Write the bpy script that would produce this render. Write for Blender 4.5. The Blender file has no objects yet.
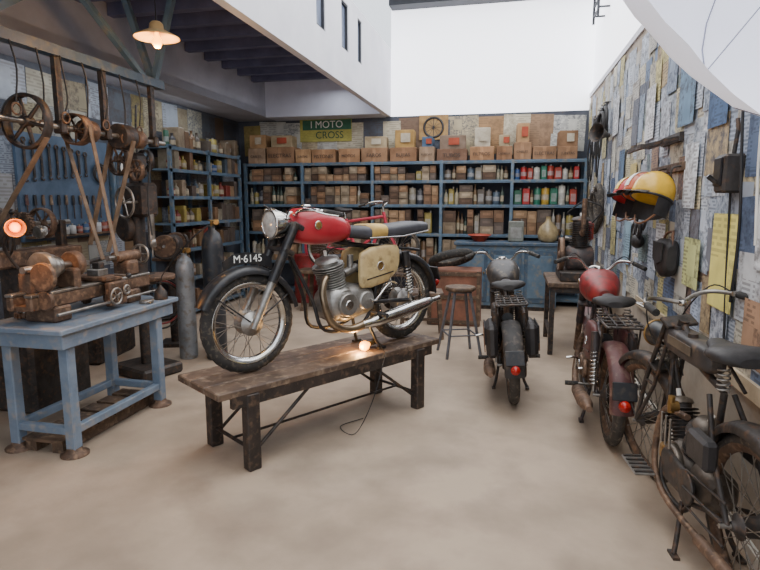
import bpy, math, random
from mathutils import Vector, Matrix, Euler
random.seed(7)
rnd=random.random
def ru(a,b): return a+(b-a)*random.random()
V=Vector
PI=math.pi
def lin(c):
    return tuple(((x/255)/12.92 if x/255<=.04045 else (((x/255)+.055)/1.055)**2.4) for x in c)

# ------------------------------------------------------------------ materials
MATS={}
def M(name,col,col2=None,rough=.5,metal=0.0,scale=8,bump=0.0,tint=False,detail=6,lo=.35,hi=.65,emit=0.0,bscale=None,dirt=None,dlo=.52,dhi=.7,dscale=3.1):
    if name in MATS: return MATS[name]
    m=bpy.data.materials.new(name);m.use_nodes=True
    nt=m.node_tree;N=nt.nodes;Lk=nt.links
    bs=N['Principled BSDF']
    bs.inputs['Roughness'].default_value=rough
    bs.inputs['Metallic'].default_value=metal
    tc=N.new('ShaderNodeTexCoord')
    no=N.new('ShaderNodeTexNoise');no.inputs['Scale'].default_value=scale;no.inputs['Detail'].default_value=detail
    no.inputs['Roughness'].default_value=.62
    Lk.new(tc.outputs['Object'],no.inputs['Vector'])
    rp=N.new('ShaderNodeValToRGB')
    c1=lin(col);c2=lin(col2) if col2 else tuple(x*.72 for x in c1)
    rp.color_ramp.elements[0].color=(*c2,1);rp.color_ramp.elements[1].color=(*c1,1)
    rp.color_ramp.elements[0].position=lo;rp.color_ramp.elements[1].position=hi
    Lk.new(no.outputs['Fac'],rp.inputs['Fac'])
    out=rp.outputs['Color']
    if tint:
        at=N.new('ShaderNodeAttribute');at.attribute_name='Col'
        mx=N.new('ShaderNodeMix');mx.data_type='RGBA';mx.blend_type='MULTIPLY';mx.inputs[0].default_value=1
        Lk.new(out,mx.inputs[6]);Lk.new(at.outputs['Color'],mx.inputs[7]);out=mx.outputs[2]
    if dirt:
        n2=N.new('ShaderNodeTexNoise');n2.inputs['Scale'].default_value=scale*dscale;n2.inputs['Detail'].default_value=8
        Lk.new(tc.outputs['Object'],n2.inputs['Vector'])
        r2=N.new('ShaderNodeMapRange');r2.inputs[1].default_value=dlo;r2.inputs[2].default_value=dhi
        Lk.new(n2.outputs['Fac'],r2.inputs[0])
        mx=N.new('ShaderNodeMix');mx.data_type='RGBA'
        Lk.new(r2.outputs[0],mx.inputs[0]);Lk.new(out,mx.inputs[6]);mx.inputs[7].default_value=(*lin(dirt),1);out=mx.outputs[2]
    Lk.new(out,bs.inputs['Base Color'])
    if bump:
        nb=N.new('ShaderNodeTexNoise');nb.inputs['Scale'].default_value=bscale or scale*4;nb.inputs['Detail'].default_value=8
        Lk.new(tc.outputs['Object'],nb.inputs['Vector'])
        bp=N.new('ShaderNodeBump');bp.inputs['Strength'].default_value=bump;bp.inputs['Distance'].default_value=.01
        Lk.new(nb.outputs['Fac'],bp.inputs['Height']);Lk.new(bp.outputs[0],bs.inputs['Normal'])
    if emit:
        Lk.new(out,bs.inputs['Emission Color']);bs.inputs['Emission Strength'].default_value=emit
    MATS[name]=m
    return m
black=M('black_paint',(38,38,41),(26,26,28),rough=.35,dirt=(66,58,50),scale=5)
iron=M('dark_iron',(76,71,68),(48,44,42),rough=.55,metal=.45,scale=9,dirt=(98,76,60),bump=.2)
rust=M('rusty_steel',(120,94,76),(70,57,48),rough=.6,metal=.4,scale=9,dirt=(144,116,92),bump=.3)
steel=M('worn_steel',(170,166,160),(120,114,106),rough=.35,metal=.8,scale=10)
chrome=M('chrome',(220,220,220),(180,176,166),rough=.16,metal=1,scale=6)
alu=M('cast_aluminium',(174,172,168),(126,122,116),rough=.42,metal=.75,scale=9,bump=.1)
rubber=M('tyre_rubber',(50,48,46),(34,33,32),rough=.85,scale=12,dirt=(90,82,72))
rubberD=M('dusty_rubber',(74,68,62),(52,48,44),rough=.9,scale=10,dirt=(112,102,88))
redp=M('red_paint',(178,44,54),(150,34,44),rough=.28,scale=4)
redold=M('faded_red_paint',(156,48,48),(112,36,36),rough=.42,scale=7,dirt=(96,60,54))
maroon=M('maroon_paint',(104,60,58),(72,46,44),rough=.5,scale=7,dirt=(116,92,80))
cream=M('cream_gold_paint',(202,180,130),(174,148,102),rough=.4,scale=6,dirt=(146,124,86))
leather=M('black_leather',(52,48,48),(34,32,32),rough=.55,scale=10,bump=.2)
seatmat=M('seat_vinyl',(70,70,76),(50,50,54),rough=.5,scale=8,bump=.15)
tan=M('tan_leather',(130,90,62),(94,66,48),rough=.55,scale=7,bump=.2)
glass=M('lens_glass',(215,215,212),(185,185,180),rough=.08,scale=30,metal=.3)
redlens=M('red_lens',(180,34,28),(140,24,20),rough=.15,scale=20)
bluep=M('blue_paint',(92,114,132),(70,92,112),rough=.45,scale=4,dirt=(120,118,112),bump=.08)
blueD=M('dark_blue_paint',(70,90,110),(50,70,90),rough=.5,scale=5,dirt=(98,98,96))
tablebl=M('blue_grey_paint',(120,134,150),(96,112,130),rough=.5,scale=5,dirt=(142,138,134),bump=.1)
wood=M('dark_wood',(98,76,58),(60,48,38),rough=.65,scale=7,bump=.3,dirt=(128,106,84))
woodtop=M('worn_plank',(106,86,70),(68,54,45),rough=.6,scale=5,bump=.3,dirt=(142,122,102))
woodblk=M('black_post',(58,48,42),(36,30,27),rough=.6,scale=8,bump=.3,dirt=(96,76,60))
brass=M('brass',(176,142,84),(128,98,58),rough=.35,metal=.8,scale=9)
white=M('white_enamel',(235,232,224),(215,210,200),rough=.3,scale=5)
painted=M('painted_tin',(240,240,240),(190,185,180),rough=.45,tint=True,scale=9)
card=M('cardboard',(244,244,244),(196,190,182),rough=.85,tint=True,scale=5,bump=.1)
canvas=M('glowing_white_fabric',(236,236,246),(226,226,238),rough=.9,scale=2,emit=.6)  # umbrella cloth, with glow added to imitate light coming through
rope=M('cable_rubber',(40,38,38),(28,26,26),rough=.6)
belt=M('belt_leather',(130,110,90),(92,76,60),rough=.7,scale=10)
ink=M('painted_lettering',(232,232,226),(220,220,215),rough=.6)
inkd=M('dark_lettering',(70,58,50),(60,50,44),rough=.7)
gasgrn=M('gas_cylinder_paint',(40,46,54),(28,32,38),rough=.4,scale=5,dirt=(76,70,64))
silv=M('silver_cylinder_paint',(150,156,162),(116,122,128),rough=.4,scale=5,metal=.3,dirt=(114,104,94))

def emat(name,col,s,ec=None):
    m=bpy.data.materials.new(name);m.use_nodes=True
    b=m.node_tree.nodes['Principled BSDF'];b.inputs['Base Color'].default_value=(*lin(col),1)
    b.inputs['Emission Color'].default_value=(*lin(ec or col),1);b.inputs['Emission Strength'].default_value=s
    return m
bulbm=emat('glowing_bulb',(255,190,90),7,(255,160,50))
bulbo=emat('glowing_orange_bulb',(255,150,60),4,(255,118,14))

def printmat(name,ink_c,amt=.75,k=1.0,picth=.62):
    """printed paper: rows of words, columns and picture blocks, in metres of paper (UV)"""
    m=bpy.data.materials.new(name);m.use_nodes=True
    nt=m.node_tree;N=nt.nodes;L=nt.links;bs=N['Principled BSDF'];bs.inputs['Roughness'].default_value=.8
    uv=N.new('ShaderNodeUVMap')
    def math_(op,a,b=None):
        n=N.new('ShaderNodeMath');n.operation=op
        for i,x in enumerate((a,b)):
            if x is None: continue
            if isinstance(x,(int,float)): n.inputs[i].default_value=x
            else: L.new(x,n.inputs[i])
        return n.outputs[0]
    def cell(sx,sy):
        mp=N.new('ShaderNodeVectorMath');mp.operation='MULTIPLY';mp.inputs[1].default_value=(sx*k,sy*k,1)
        L.new(uv.outputs[0],mp.inputs[0])
        fl=N.new('ShaderNodeVectorMath');fl.operation='FLOOR';L.new(mp.outputs[0],fl.inputs[0])
        wn=N.new('ShaderNodeTexWhiteNoise');wn.noise_dimensions='2D';L.new(fl.outputs[0],wn.inputs['Vector'])
        return wn.outputs['Value'],mp.outputs[0]
    words,mp=cell(32,38)
    sp=N.new('ShaderNodeSeparateXYZ');L.new(mp,sp.inputs[0])
    row=math_('LESS_THAN',math_('FRACT',sp.outputs[1]),.55)
    txt=math_('MULTIPLY',row,math_('GREATER_THAN',words,.3))
    blk,_=cell(6.1,4.7)
    pic=math_('GREATER_THAN',blk,picth)
    nz=N.new('ShaderNodeTexNoise');nz.inputs['Scale'].default_value=17*k;nz.inputs['Detail'].default_value=7;nz.inputs['Roughness'].default_value=.7;L.new(uv.outputs[0],nz.inputs['Vector'])
    pc=N.new('ShaderNodeMapRange');pc.inputs[1].default_value=.42;pc.inputs[2].default_value=.6;L.new(nz.outputs['Fac'],pc.inputs[0])
    txt2=math_('MULTIPLY',txt,math_('GREATER_THAN',blk,.2))
    mx=N.new('ShaderNodeMix');mx.data_type='FLOAT'
    L.new(pic,mx.inputs[0]);L.new(math_('MULTIPLY',txt2,.7),mx.inputs[2]);L.new(pc.outputs[0],mx.inputs[3])
    fac=math_('MULTIPLY',mx.outputs[0],amt)
    at=N.new('ShaderNodeAttribute');at.attribute_name='Col'
    n2=N.new('ShaderNodeTexNoise');n2.inputs['Scale'].default_value=6;n2.inputs['Detail'].default_value=6;L.new(uv.outputs[0],n2.inputs['Vector'])
    st=N.new('ShaderNodeMapRange');st.inputs[1].default_value=.3;st.inputs[2].default_value=.7;st.inputs[3].default_value=.74;st.inputs[4].default_value=1.06;L.new(n2.outputs['Fac'],st.inputs[0])
    sc=N.new('ShaderNodeVectorMath');sc.operation='SCALE';L.new(at.outputs['Color'],sc.inputs[0]);L.new(st.outputs[0],sc.inputs['Scale'])
    cm=N.new('ShaderNodeMix');cm.data_type='RGBA';L.new(fac,cm.inputs[0]);L.new(sc.outputs[0],cm.inputs[6]);cm.inputs[7].default_value=(*lin(ink_c),1)
    L.new(cm.outputs[2],bs.inputs['Base Color'])
    return m
news=printmat('newsprint',(46,56,76),.74,1.35)
photo_pg=printmat('picture_page',(50,60,80),.82,1.0,.3)
advert=printmat('printed_advert',(62,50,48),.7,1.1,.5)
plainad=printmat('faded_bill',(84,66,54),.45,.8,.8)

# ------------------------------------------------------------------ mesh builder
class B:
    def __init__(s,name):
        s.name=name;s.v=[];s.f=[];s.mi=[];s.sm=[];s.c=[];s.uv=[];s.mats=[];s.T=Matrix.Identity(4)
    def mat(s,m):
        if m not in s.mats: s.mats.append(m)
        return s.mats.index(m)
    def add(s,vs,fs,m,smooth=False,col=(1,1,1),uvs=None):
        o=len(s.v)
        s.v+= [tuple(s.T@V(p)) for p in vs]
        mi=s.mat(m)
        for f in fs:
            s.f.append([i+o for i in f]);s.mi.append(mi);s.sm.append(smooth);s.c.append(col);s.uv.append(uvs)
    def box(s,c,d,m,rot=None,col=(1,1,1),ch=0.0):
        x,y,z=[q/2 for q in d]
        Rm=Euler([math.radians(q) for q in rot]).to_matrix() if rot else Matrix.Identity(3)
        c=V(c)
        if ch<=0:
            vs=[c+Rm@V((a*x,b*y,e*z)) for a in(-1,1) for b in(-1,1) for e in(-1,1)]
            s.add(vs,[(0,1,3,2),(4,6,7,5),(0,4,5,1),(2,3,7,6),(0,2,6,4),(1,5,7,3)],m,False,col)
        else:
            h=min(ch,x*.9,y*.9,z*.9)
            idx={};vs=[]
            for a in(-1,1):
                for b in(-1,1):
                    for e in(-1,1):
                        for ax in range(3):
                            q=[a*(x-h),b*(y-h),e*(z-h)]
                            q[ax]=[a*x,b*y,e*z][ax]
                            idx[(a,b,e,ax)]=len(vs);vs.append(c+Rm@V(q))
            fs=[]
            for ax in range(3):
                for sg in(-1,1):
                    o=[i for i in range(3) if i!=ax];q=[]
                    for (p1,p2) in((-1,-1),(1,-1),(1,1),(-1,1)):
                        k=[0,0,0];k[ax]=sg;k[o[0]]=p1;k[o[1]]=p2;q.append(idx[(*k,ax)])
                    fs.append(q)
            for ax in range(3):
                o=[i for i in range(3) if i!=ax]
                for p1 in(-1,1):
                    for p2 in(-1,1):
                        q=[]
                        for sg,fa in((-1,o[0]),(1,o[0]),(1,o[1]),(-1,o[1])):
                            k=[0,0,0];k[ax]=sg;k[o[0]]=p1;k[o[1]]=p2;q.append(idx[(*k,fa)])
                        fs.append(q)
            for a in(-1,1):
                for b in(-1,1):
                    for e in(-1,1): fs.append([idx[(a,b,e,0)],idx[(a,b,e,1)],idx[(a,b,e,2)]])
            s.add(vs,fs,m,False,col)
    def bar(s,p0,p1,w,d,m,up=(0,0,1),col=(1,1,1)):
        p0=V(p0);p1=V(p1);t=(p1-p0).normalized();u=V(up)
        if abs(t.dot(u))>.95:u=V((0,1,0)) if abs(t.y)<.9 else V((1,0,0))
        a=t.cross(u).normalized();b=a.cross(t)
        vs=[p+a*(i*w/2)+b*(j*d/2) for p in(p0,p1) for (i,j) in((-1,-1),(1,-1),(1,1),(-1,1))]
        s.add(vs,[(0,1,2,3),(7,6,5,4),(0,4,5,1),(1,5,6,2),(2,6,7,3),(3,7,4,0)],m,False,col)
    def tube(s,pts,r,m,n=8,closed=False,smooth=0,cap=True,col=(1,1,1)):
        P=[V(p) for p in pts]
        rr=list(r) if isinstance(r,(list,tuple)) else [r]*len(P)
        if smooth and len(P)>2:
            Q=[];RR=[];k=len(P)
            rng=range(k if closed else k-1)
            for i in rng:
                if closed: a,b,c,d=P[i-1],P[i],P[(i+1)%k],P[(i+2)%k];r1,r2=rr[i],rr[(i+1)%k]
                else: a,b,c,d=P[max(i-1,0)],P[i],P[i+1],P[min(i+2,k-1)];r1,r2=rr[i],rr[i+1]
                for j in range(smooth):
                    t=j/smooth
                    Q.append(.5*((2*b)+(c-a)*t+(2*a-5*b+4*c-d)*t*t+(3*b-a-3*c+d)*t**3));RR.append(r1+(r2-r1)*t)
            if not closed: Q.append(P[-1]);RR.append(rr[-1])
            P,rr=Q,RR
        k=len(P);vs=[];prev=None
        for i in range(k):
            if closed: t=(P[(i+1)%k]-P[i-1])
            else: t=P[min(i+1,k-1)]-P[max(i-1,0)]
            if t.length<1e-9:t=V((0,0,1))
            t.normalize()
            if prev is None: a=t.orthogonal().normalized()
            else:
                a=(prev-t*prev.dot(t))
                a=a.normalized() if a.length>1e-6 else t.orthogonal().normalized()
            prev=a;b=t.cross(a)
            for j in range(n):
                w=2*PI*j/n;vs.append(P[i]+(a*math.cos(w)+b*math.sin(w))*rr[i])
        fs=[]
        for i in range(k if closed else k-1):
            i2=(i+1)%k
            for j in range(n):
                fs.append((i*n+j,i*n+(j+1)%n,i2*n+(j+1)%n,i2*n+j))
        s.add(vs,fs,m,n>4,col)
        if cap and not closed:
            s.add(vs[:n],[tuple(range(n))[::-1]],m,False,col);s.add(vs[-n:],[tuple(range(n))],m,False,col)
    def cyl(s,p0,p1,r,m,r1=None,n=16,cap=True,col=(1,1,1)):
        s.tube([p0,p1],[r,r if r1 is None else r1],m,n=n,cap=cap,col=col)
    def lathe(s,prof,o,ax,m,n=24,smooth=True,col=(1,1,1),cap=True):
        ax=V(ax).normalized();o=V(o);a=ax.orthogonal().normalized()
        if abs(ax.z)<.9: a=(V((0,0,1))-ax*ax.z).normalized()
        b=ax.cross(a);vs=[];k=len(prof)
        for (r,h) in prof:
            for j in range(n):
                w=2*PI*j/n;vs.append(o+ax*h+(a*math.cos(w)+b*math.sin(w))*r)
        fs=[(i*n+j,i*n+(j+1)%n,(i+1)*n+(j+1)%n,(i+1)*n+j) for i in range(k-1) for j in range(n)]
        s.add(vs,fs,m,smooth,col)
        if cap:
            if prof[0][0]>1e-4:s.add(vs[:n],[tuple(range(n))[::-1]],m,False,col)
            if prof[-1][0]>1e-4:s.add(vs[-n:],[tuple(range(n))],m,False,col)
    def disc(s,c,ax,r,t,m,n=24,e=.006,col=(1,1,1)):
        e=min(e,t*.45,r*.4)
        s.lathe([(r-e,-t/2),(r,-t/2+e),(r,t/2-e),(r-e,t/2)],c,ax,m,n,True,col)
    def torus(s,c,ax,R,r,m,n=32,k=10,a0=0,a1=2*PI,col=(1,1,1)):
        ax=V(ax).normalized();a=ax.orthogonal().normalized();b=ax.cross(a);c=V(c)
        full=abs(a1-a0-2*PI)<1e-4
        pts=[c+(a*math.cos(a0+(a1-a0)*i/n)+b*math.sin(a0+(a1-a0)*i/n))*R for i in range(n if full else n+1)]
        s.tube(pts,r,m,n=k,closed=full,col=col)
    def ell(s,c,r,m,rot=None,n=20,k=12,col=(1,1,1)):
        if isinstance(r,(int,float)): r=(r,r,r)
        Rm=Euler([math.radians(q) for q in rot]).to_matrix() if rot else Matrix.Identity(3)
        c=V(c);vs=[]
        for i in range(k+1):
            p=PI*i/k
            for j in range(n):
                w=2*PI*j/n;vs.append(c+Rm@V((r[0]*math.sin(p)*math.cos(w),r[1]*math.sin(p)*math.sin(w),r[2]*math.cos(p))))
        s.add(vs,[(i*n+j,(i+1)*n+j,(i+1)*n+(j+1)%n,i*n+(j+1)%n) for i in range(k) for j in range(n)],m,True,col)
    def loft(s,secs,m,n=20,col=(1,1,1)):
        vs=[]
        for (x,y,z,hw,hh,e) in secs:
            for j in range(n):
                w=2*PI*(j+.5)/n;c=math.cos(w);q=math.sin(w)
                vs.append(V((x,y+hw*math.copysign(abs(c)**(2/e),c),z+hh*math.copysign(abs(q)**(2/e),q))))
        k=len(secs)
        s.add(vs,[(i*n+j,(i+1)*n+j,(i+1)*n+(j+1)%n,i*n+(j+1)%n) for i in range(k-1) for j in range(n)],m,True,col)
        s.add(vs[:n],[tuple(range(n))],m,False,col);s.add(vs[-n:],[tuple(range(n))[::-1]],m,False,col)
    def plate(s,poly,y,t,m,col=(1,1,1)):
        k=len(poly);vs=[V((x,y-t/2,z)) for x,z in poly]+[V((x,y+t/2,z)) for x,z in poly]
        s.add(vs,[tuple(range(k)),tuple(range(k,2*k))[::-1]]+[(i,(i+1)%k,(i+1)%k+k,i+k) for i in range(k)],m,False,col)
    def quad(s,p,m,col,uvs): s.add(p,[(0,1,2,3)],m,False,col,uvs)
    def spring(s,p0,p1,R,r,turns,m):
        p0=V(p0);p1=V(p1);t=(p1-p0);l=t.length;t.normalize();a=t.orthogonal().normalized();b=t.cross(a)
        k=int(turns*10);s.tube([p0+t*l*i/k+(a*math.cos(2*PI*i/10)+b*math.sin(2*PI*i/10))*R for i in range(k+1)],r,m,n=5)
    def done(s,loc=(0,0,0),rot=(0,0,0),scale=(1,1,1)):
        me=bpy.data.meshes.new(s.name);me.from_pydata(s.v,[],s.f);me.update()
        for m in s.mats: me.materials.append(m)
        me.polygons.foreach_set('material_index',s.mi);me.polygons.foreach_set('use_smooth',s.sm)
        ca=me.color_attributes.new('Col','FLOAT_COLOR','CORNER');uvl=me.uv_layers.new(name='UVMap')
        cd=[];ud=[]
        for pi,p in enumerate(me.polygons):
            c=s.c[pi];u=s.uv[pi]
            for q in range(p.loop_total):
                cd+= [c[0],c[1],c[2],1.0]
                ud+= list(u[q]) if u else [0,0]
        ca.data.foreach_set('color',cd);uvl.data.foreach_set('uv',ud)
        o=bpy.data.objects.new(s.name,me);bpy.context.collection.objects.link(o)
        o.location=loc;o.rotation_euler=[math.radians(q) for q in rot];o.scale=scale
        return o
def text(body,loc,rot,size,m,parent=None,name='lettering',ext=.001,align='CENTER'):
    t=bpy.data.curves.new(name,'FONT');t.body=body;t.size=size;t.extrude=ext;t.align_x=align;t.align_y='CENTER';t.materials.append(m)
    o=bpy.data.objects.new(name,t);bpy.context.collection.objects.link(o)
    o.location=loc;o.rotation_euler=[math.radians(q) for q in rot]
    if parent: o.parent=parent
    return o

# ------------------------------------------------------------------ room shell
XR=1.12;XL=-4.6;YB=9.15;ZB=2.93
floorm=M('dusty_concrete',(180,160,139),(148,131,113),rough=.7,scale=.9,bump=.12,bscale=40,dirt=(136,120,104),detail=12,lo=.3,hi=.62,dlo=.46,dhi=.78,dscale=2.6)
plaster=M('white_plaster',(226,226,232),(212,212,220),rough=.8,scale=2,bump=.05)
greyp=M('grey_plaster',(174,176,188),(156,158,170),rough=.85,scale=2,bump=.05)
darkw=M('dark_wall_plaster',(84,88,98),(62,66,76),rough=.85,scale=3,bump=.1)
beige=M('beige_plaster',(180,166,150),(152,140,124),rough=.85,scale=3,bump=.1)
glow_wall=M('glowing_white_wall',(246,247,252),(240,241,248),rough=.7,scale=1,emit=2.2)  # upper walls: daylight brightness put into the material as glow
ceilp=M('purple_grey_ceiling',(124,124,150),(104,104,130),rough=.85,scale=2)
joistm=M('joist_paint',(92,94,122),(76,78,104),rough=.7,scale=4)
darkroof=M('dark_roof_steel',(46,48,56),(34,36,42),rough=.6,scale=4)
def shell(name,c,d,m):
    b=B(name);b.box((0,0,0),d,m);return b.done(c)
def bx(name,x0,x1,y0,y1,z0,z1,m): return shell(name,((x0+x1)/2,(y0+y1)/2,(z0+z1)/2),(x1-x0,y1-y0,z1-z0),m)
bx('floor',XL-.15,XR+.15,-2.5,YB+.2,-.1,0,floorm)
bx('wall_back',XL-.15,XR+.15,YB,YB+.15,0,ZB,darkw)
bx('wall_left',XL-.15,XL,-2.5,YB,0,ZB,darkw)
bx('wall_right',XR,XR+.15,-2.5,YB,0,3.12,beige)
bx('wall_back_upper',-1.92,XR+.15,YB,YB+.12,ZB,4.55,glow_wall)
bx('wall_right_upper',XR+.02,XR+.15,-2.5,YB,3.12,4.55,glow_wall)
bx('ceiling_left',XL-.15,-3.9,-2.5,YB,ZB,ZB+.1,greyp)
bx('ceiling_beam_left',-3.98,-3.9,-2.5,YB,ZB,3.5,greyp)
bx('ceiling_recess',-3.9,-2.0,-2.5,YB,3.5,3.6,ceilp)
bx('ceiling_beam_back',-3.9,-2.0,8.72,YB,2.92,3.5,M('light_beam_plaster',(196,198,212),(182,184,198),rough=.8,scale=2))
b=B('ceiling_joists')
for i in range(22): 
    y=-1.2+i*.45
    b.box((-2.95,y,3.44),(1.88,.09,.12),joistm)
b.done()
b=B('parapet_wall')
wins=[(5.56,5.84),(6.42,6.70),(7.12,7.32)]
z0,z1=ZB,3.96
cuts=[-2.5]
for a_,c_ in wins: cuts+=[a_,c_]
cuts.append(YB)
for i in range(0,len(cuts),2): b.box((-1.96,(cuts[i]+cuts[i+1])/2,(z0+z1)/2),(.08,cuts[i+1]-cuts[i],z1-z0),plaster)
for a_,c_ in wins:
    b.box((-1.96,(a_+c_)/2,(z0+3.32)/2),(.08,c_-a_,3.32-z0),plaster);b.box((-1.96,(a_+c_)/2,(3.84+z1)/2),(.08,c_-a_,z1-3.84),plaster)
b.done()
for i,(a_,c_) in enumerate(wins):
    b=B('window_%d'%(i+1));y=(a_+c_)/2;w=c_-a_
    b.box((-1.97,y,3.58),(.02,w-.02,.5),M('dusty_pane',(128,138,160),(108,118,140),rough=.2,scale=4))
    for dz in(-.25,.25): b.box((-1.955,y,3.58+dz),(.05,w,.02),darkroof)
    for dy in(-w/2+.01,w/2-.01): b.box((-1.955,y+dy,3.58),(.05,.02,.52),darkroof)
    b.done()
b=B('roof_beams')
b.box((-.4,9.0,4.64),(3.0,.26,.22),darkroof);b.box((-.4,8.6,4.75),(3.0,.08,.12),darkroof)
for x in(-1.2,-.2,.8): b.box((x,8.8,4.78),(.06,.5,.08),darkroof)
b.done()
bx('baseboard_right',XR-.03,XR,-2.5,YB,0,.07,white)
bx('trim_1',XR-.025,XR,-2.5,5.2,.70,.78,M('pale_wood_trim',(200,182,154),(172,154,128),rough=.7,scale=6))
bx('trim_2',XR-.02,XR+.03,-2.5,YB,3.10,3.16,plaster)

# ------------------------------------------------------------------ paper collage
def poster(b,o,ux,uz,nrm,w,h,m,col,ang,off):
    o=V(o);ux=V(ux);uz=V(uz);nrm=V(nrm)
    c,s_=math.cos(ang),math.sin(ang);a=ux*c+uz*s_;d=-ux*s_+uz*c
    p=[o+nrm*off-a*w/2-d*h/2,o+nrm*off+a*w/2-d*h/2,o+nrm*(off+ru(0,.005))+a*w/2+d*h/2,o+nrm*(off+ru(0,.003))-a*w/2+d*h/2]
    r1,r2=ru(0,400),ru(0,400)
    b.quad(p,m,col,[(r1,r2),(r1+w,r2),(r1+w,r2+h),(r1,r2+h)])
pal=[(206,212,222),(196,204,216),(212,214,216),(188,199,214),(218,212,192),(178,190,208),(208,200,180),(164,178,198),(118,136,164),(212,200,164),(198,193,184),(222,224,228),(204,198,176),(200,208,220),(190,168,130),(96,112,140),(214,202,142),(152,124,104),(140,156,154),(128,130,140),(222,218,204),(198,206,214),(184,190,200),(204,210,218)]
b=B('newspaper_collage')
lay=0
for ps in range(2):
  for row in range(11):
    z=.9+row*.215+(.1 if ps else 0)
    y=-.4+ru(0,.2)
    while y<9.05:
        w=ru(.14,.36);h=ru(.2,.42)
        zz=z+ru(-.04,.04)
        if zz+h/2>3.09: h=2*(3.085-zz)
        if y+w/2>9.1 or h<.05: break
        if ps==0 or rnd()<.5:
            c=lin(random.choice(pal));t=ru(.78,1.02);k=rnd()
            poster(b,(XR,y+w/2,zz),(0,1,0),(0,0,1),(-1,0,0),w,h,news if k<.42 else (photo_pg if k<.72 else advert),tuple(q*t for q in c),ru(-.05,.05),.003+.0003*(lay%30)+.008*ps);lay+=1
        y+=w*(.85 if ps==0 else 1.1)
b.done()
b=B('wall_adverts')
def ad(y,z,w,h,c,m=advert): poster(b,(XR,y,z),(0,1,0),(0,0,1),(-1,0,0),w,h,m,lin(c),ru(-.02,.02),.030)
ad(3.24,1.28,.34,.50,(234,222,126),plainad);ad(3.75,1.22,.3,.3,(208,212,146));ad(3.5,2.2,.3,.4,(80,106,144),news);ad(5.1,2.3,.3,.42,(230,230,232));ad(4.1,2.3,.34,.44,(116,148,176));ad(6.2,1.9,.3,.4,(96,120,148))
ad(2.7,1.5,.3,.42,(228,230,232));ad(2.75,1.0,.3,.3,(176,138,108));ad(6.7,2.5,.34,.4,(224,226,230));ad(5.7,1.2,.3,.4,(146,174,190));ad(4.5,1.25,.26,.36,(224,226,228));ad(3.9,1.75,.26,.4,(216,220,226))
ad(5.6,1.75,.28,.36,(206,186,120));ad(7.4,2.3,.3,.4,(212,202,160))
b.done()
b=B('back_wall_posters')
bp=[(186,172,142),(196,182,148),(150,122,96),(104,110,120),(196,196,190),(160,126,90),(166,148,90),(120,98,82),(198,190,168),(88,94,106)]
x=-4.5;lay=0
while x<1.0:
    w=ru(.28,.5);h=ru(.5,.62)
    if x+w>1.08:w=1.08-x
    poster(b,(x+w/2,YB,2.6),(1,0,0),(0,0,1),(0,-1,0),w,h,random.choice([plainad,plainad,news]),lin(random.choice(bp)),ru(-.03,.03),.004+.001*(lay%8));lay+=1;x+=w*.92
poster(b,(-3.02,YB,2.74),(1,0,0),(0,0,1),(0,-1,0),.90,.36,printmat('plain_print',(60,100,66),.3),lin((180,172,90)),0,.026)
b.box((-3.0,YB-.031,2.83),(.84,.006,.16),M('green_print',(56,108,84),(44,90,68),rough=.7))
b.done()
text('I MOTO',(-3.0,YB-.038,2.83),(90,0,0),.16,ink,name='poster_lettering');text('CROSS',(-2.95,YB-.038,2.66),(90,0,0),.16,M('green_ink',(34,80,60),rough=.7),name='poster_lettering')
b=B('wheel_advert')
b.box((-1.22,YB-.03,2.74),(.46,.01,.38),painted,col=lin((186,148,90)))
b.torus((-1.22,YB-.04,2.74),(0,1,0),.15,.018,black,n=28,k=6)
for i in range(12):
    w=i*PI/6;b.bar((-1.22,YB-.038,2.74),(-1.22+.14*math.cos(w),YB-.038,2.74+.14*math.sin(w)),.01,.004,black)
b.done()
b=B('left_wall_posters');lay=0
for row in range(6):
    y=3.4+ru(0,.2);z=1.0+row*.34
    while y<8.9:
        w=ru(.22,.42);h=ru(.3,.42)
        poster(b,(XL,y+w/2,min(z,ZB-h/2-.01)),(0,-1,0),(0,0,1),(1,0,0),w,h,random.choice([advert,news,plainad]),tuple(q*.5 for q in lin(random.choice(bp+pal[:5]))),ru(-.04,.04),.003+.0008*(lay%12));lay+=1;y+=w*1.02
b.done()

# ------------------------------------------------------------------ back shelving and contents
shz=[.12,.6,1.08,1.53,1.90,2.19]
posts=[-4.30,-3.30,-2.13,-1.04,.02,1.06]
b=B('storage_shelf')
for x in posts:
    for y in(8.74,9.08): b.box((x,y,1.1),(.045,.04,2.2),bluep)
for z in shz: b.box((-1.62,8.91,z-.012),(5.42,.38,.024),bluep)
for z in shz: b.box((-1.62,8.73,z-.02),(5.42,.012,.045),bluep)
b.done()
bo=B('parts_boxes');ca=B('oil_cans');bt=B('glass_bottles')
def c_box(b,x,z,w,h,d,y,col,m=card):
    b.box((x,y,z+h/2),(w,d,h),m,col=col,ch=.004)
    b.box((x,y-d/2-.001,z+h*.55),(w*.6,.002,h*.35),m,col=tuple(min(1,q*1.5) for q in col))
def can(b,x,y,z,r,h,col):
    b.lathe([(r*.96,0),(r,.004),(r,h*.94),(r*.94,h*.95),(r*.94,h)],(x,y,z),(0,0,1),painted,n=14,col=col)
    b.lathe([(r*1.005,h*.3),(r*1.005,h*.62)],(x,y,z),(0,0,1),painted,n=14,col=tuple(min(1,q*.4+.3) for q in col),cap=False)
    b.cyl((x,y,z+h),(x,y,z+h+.02),r*.3,steel,n=8)
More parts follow.
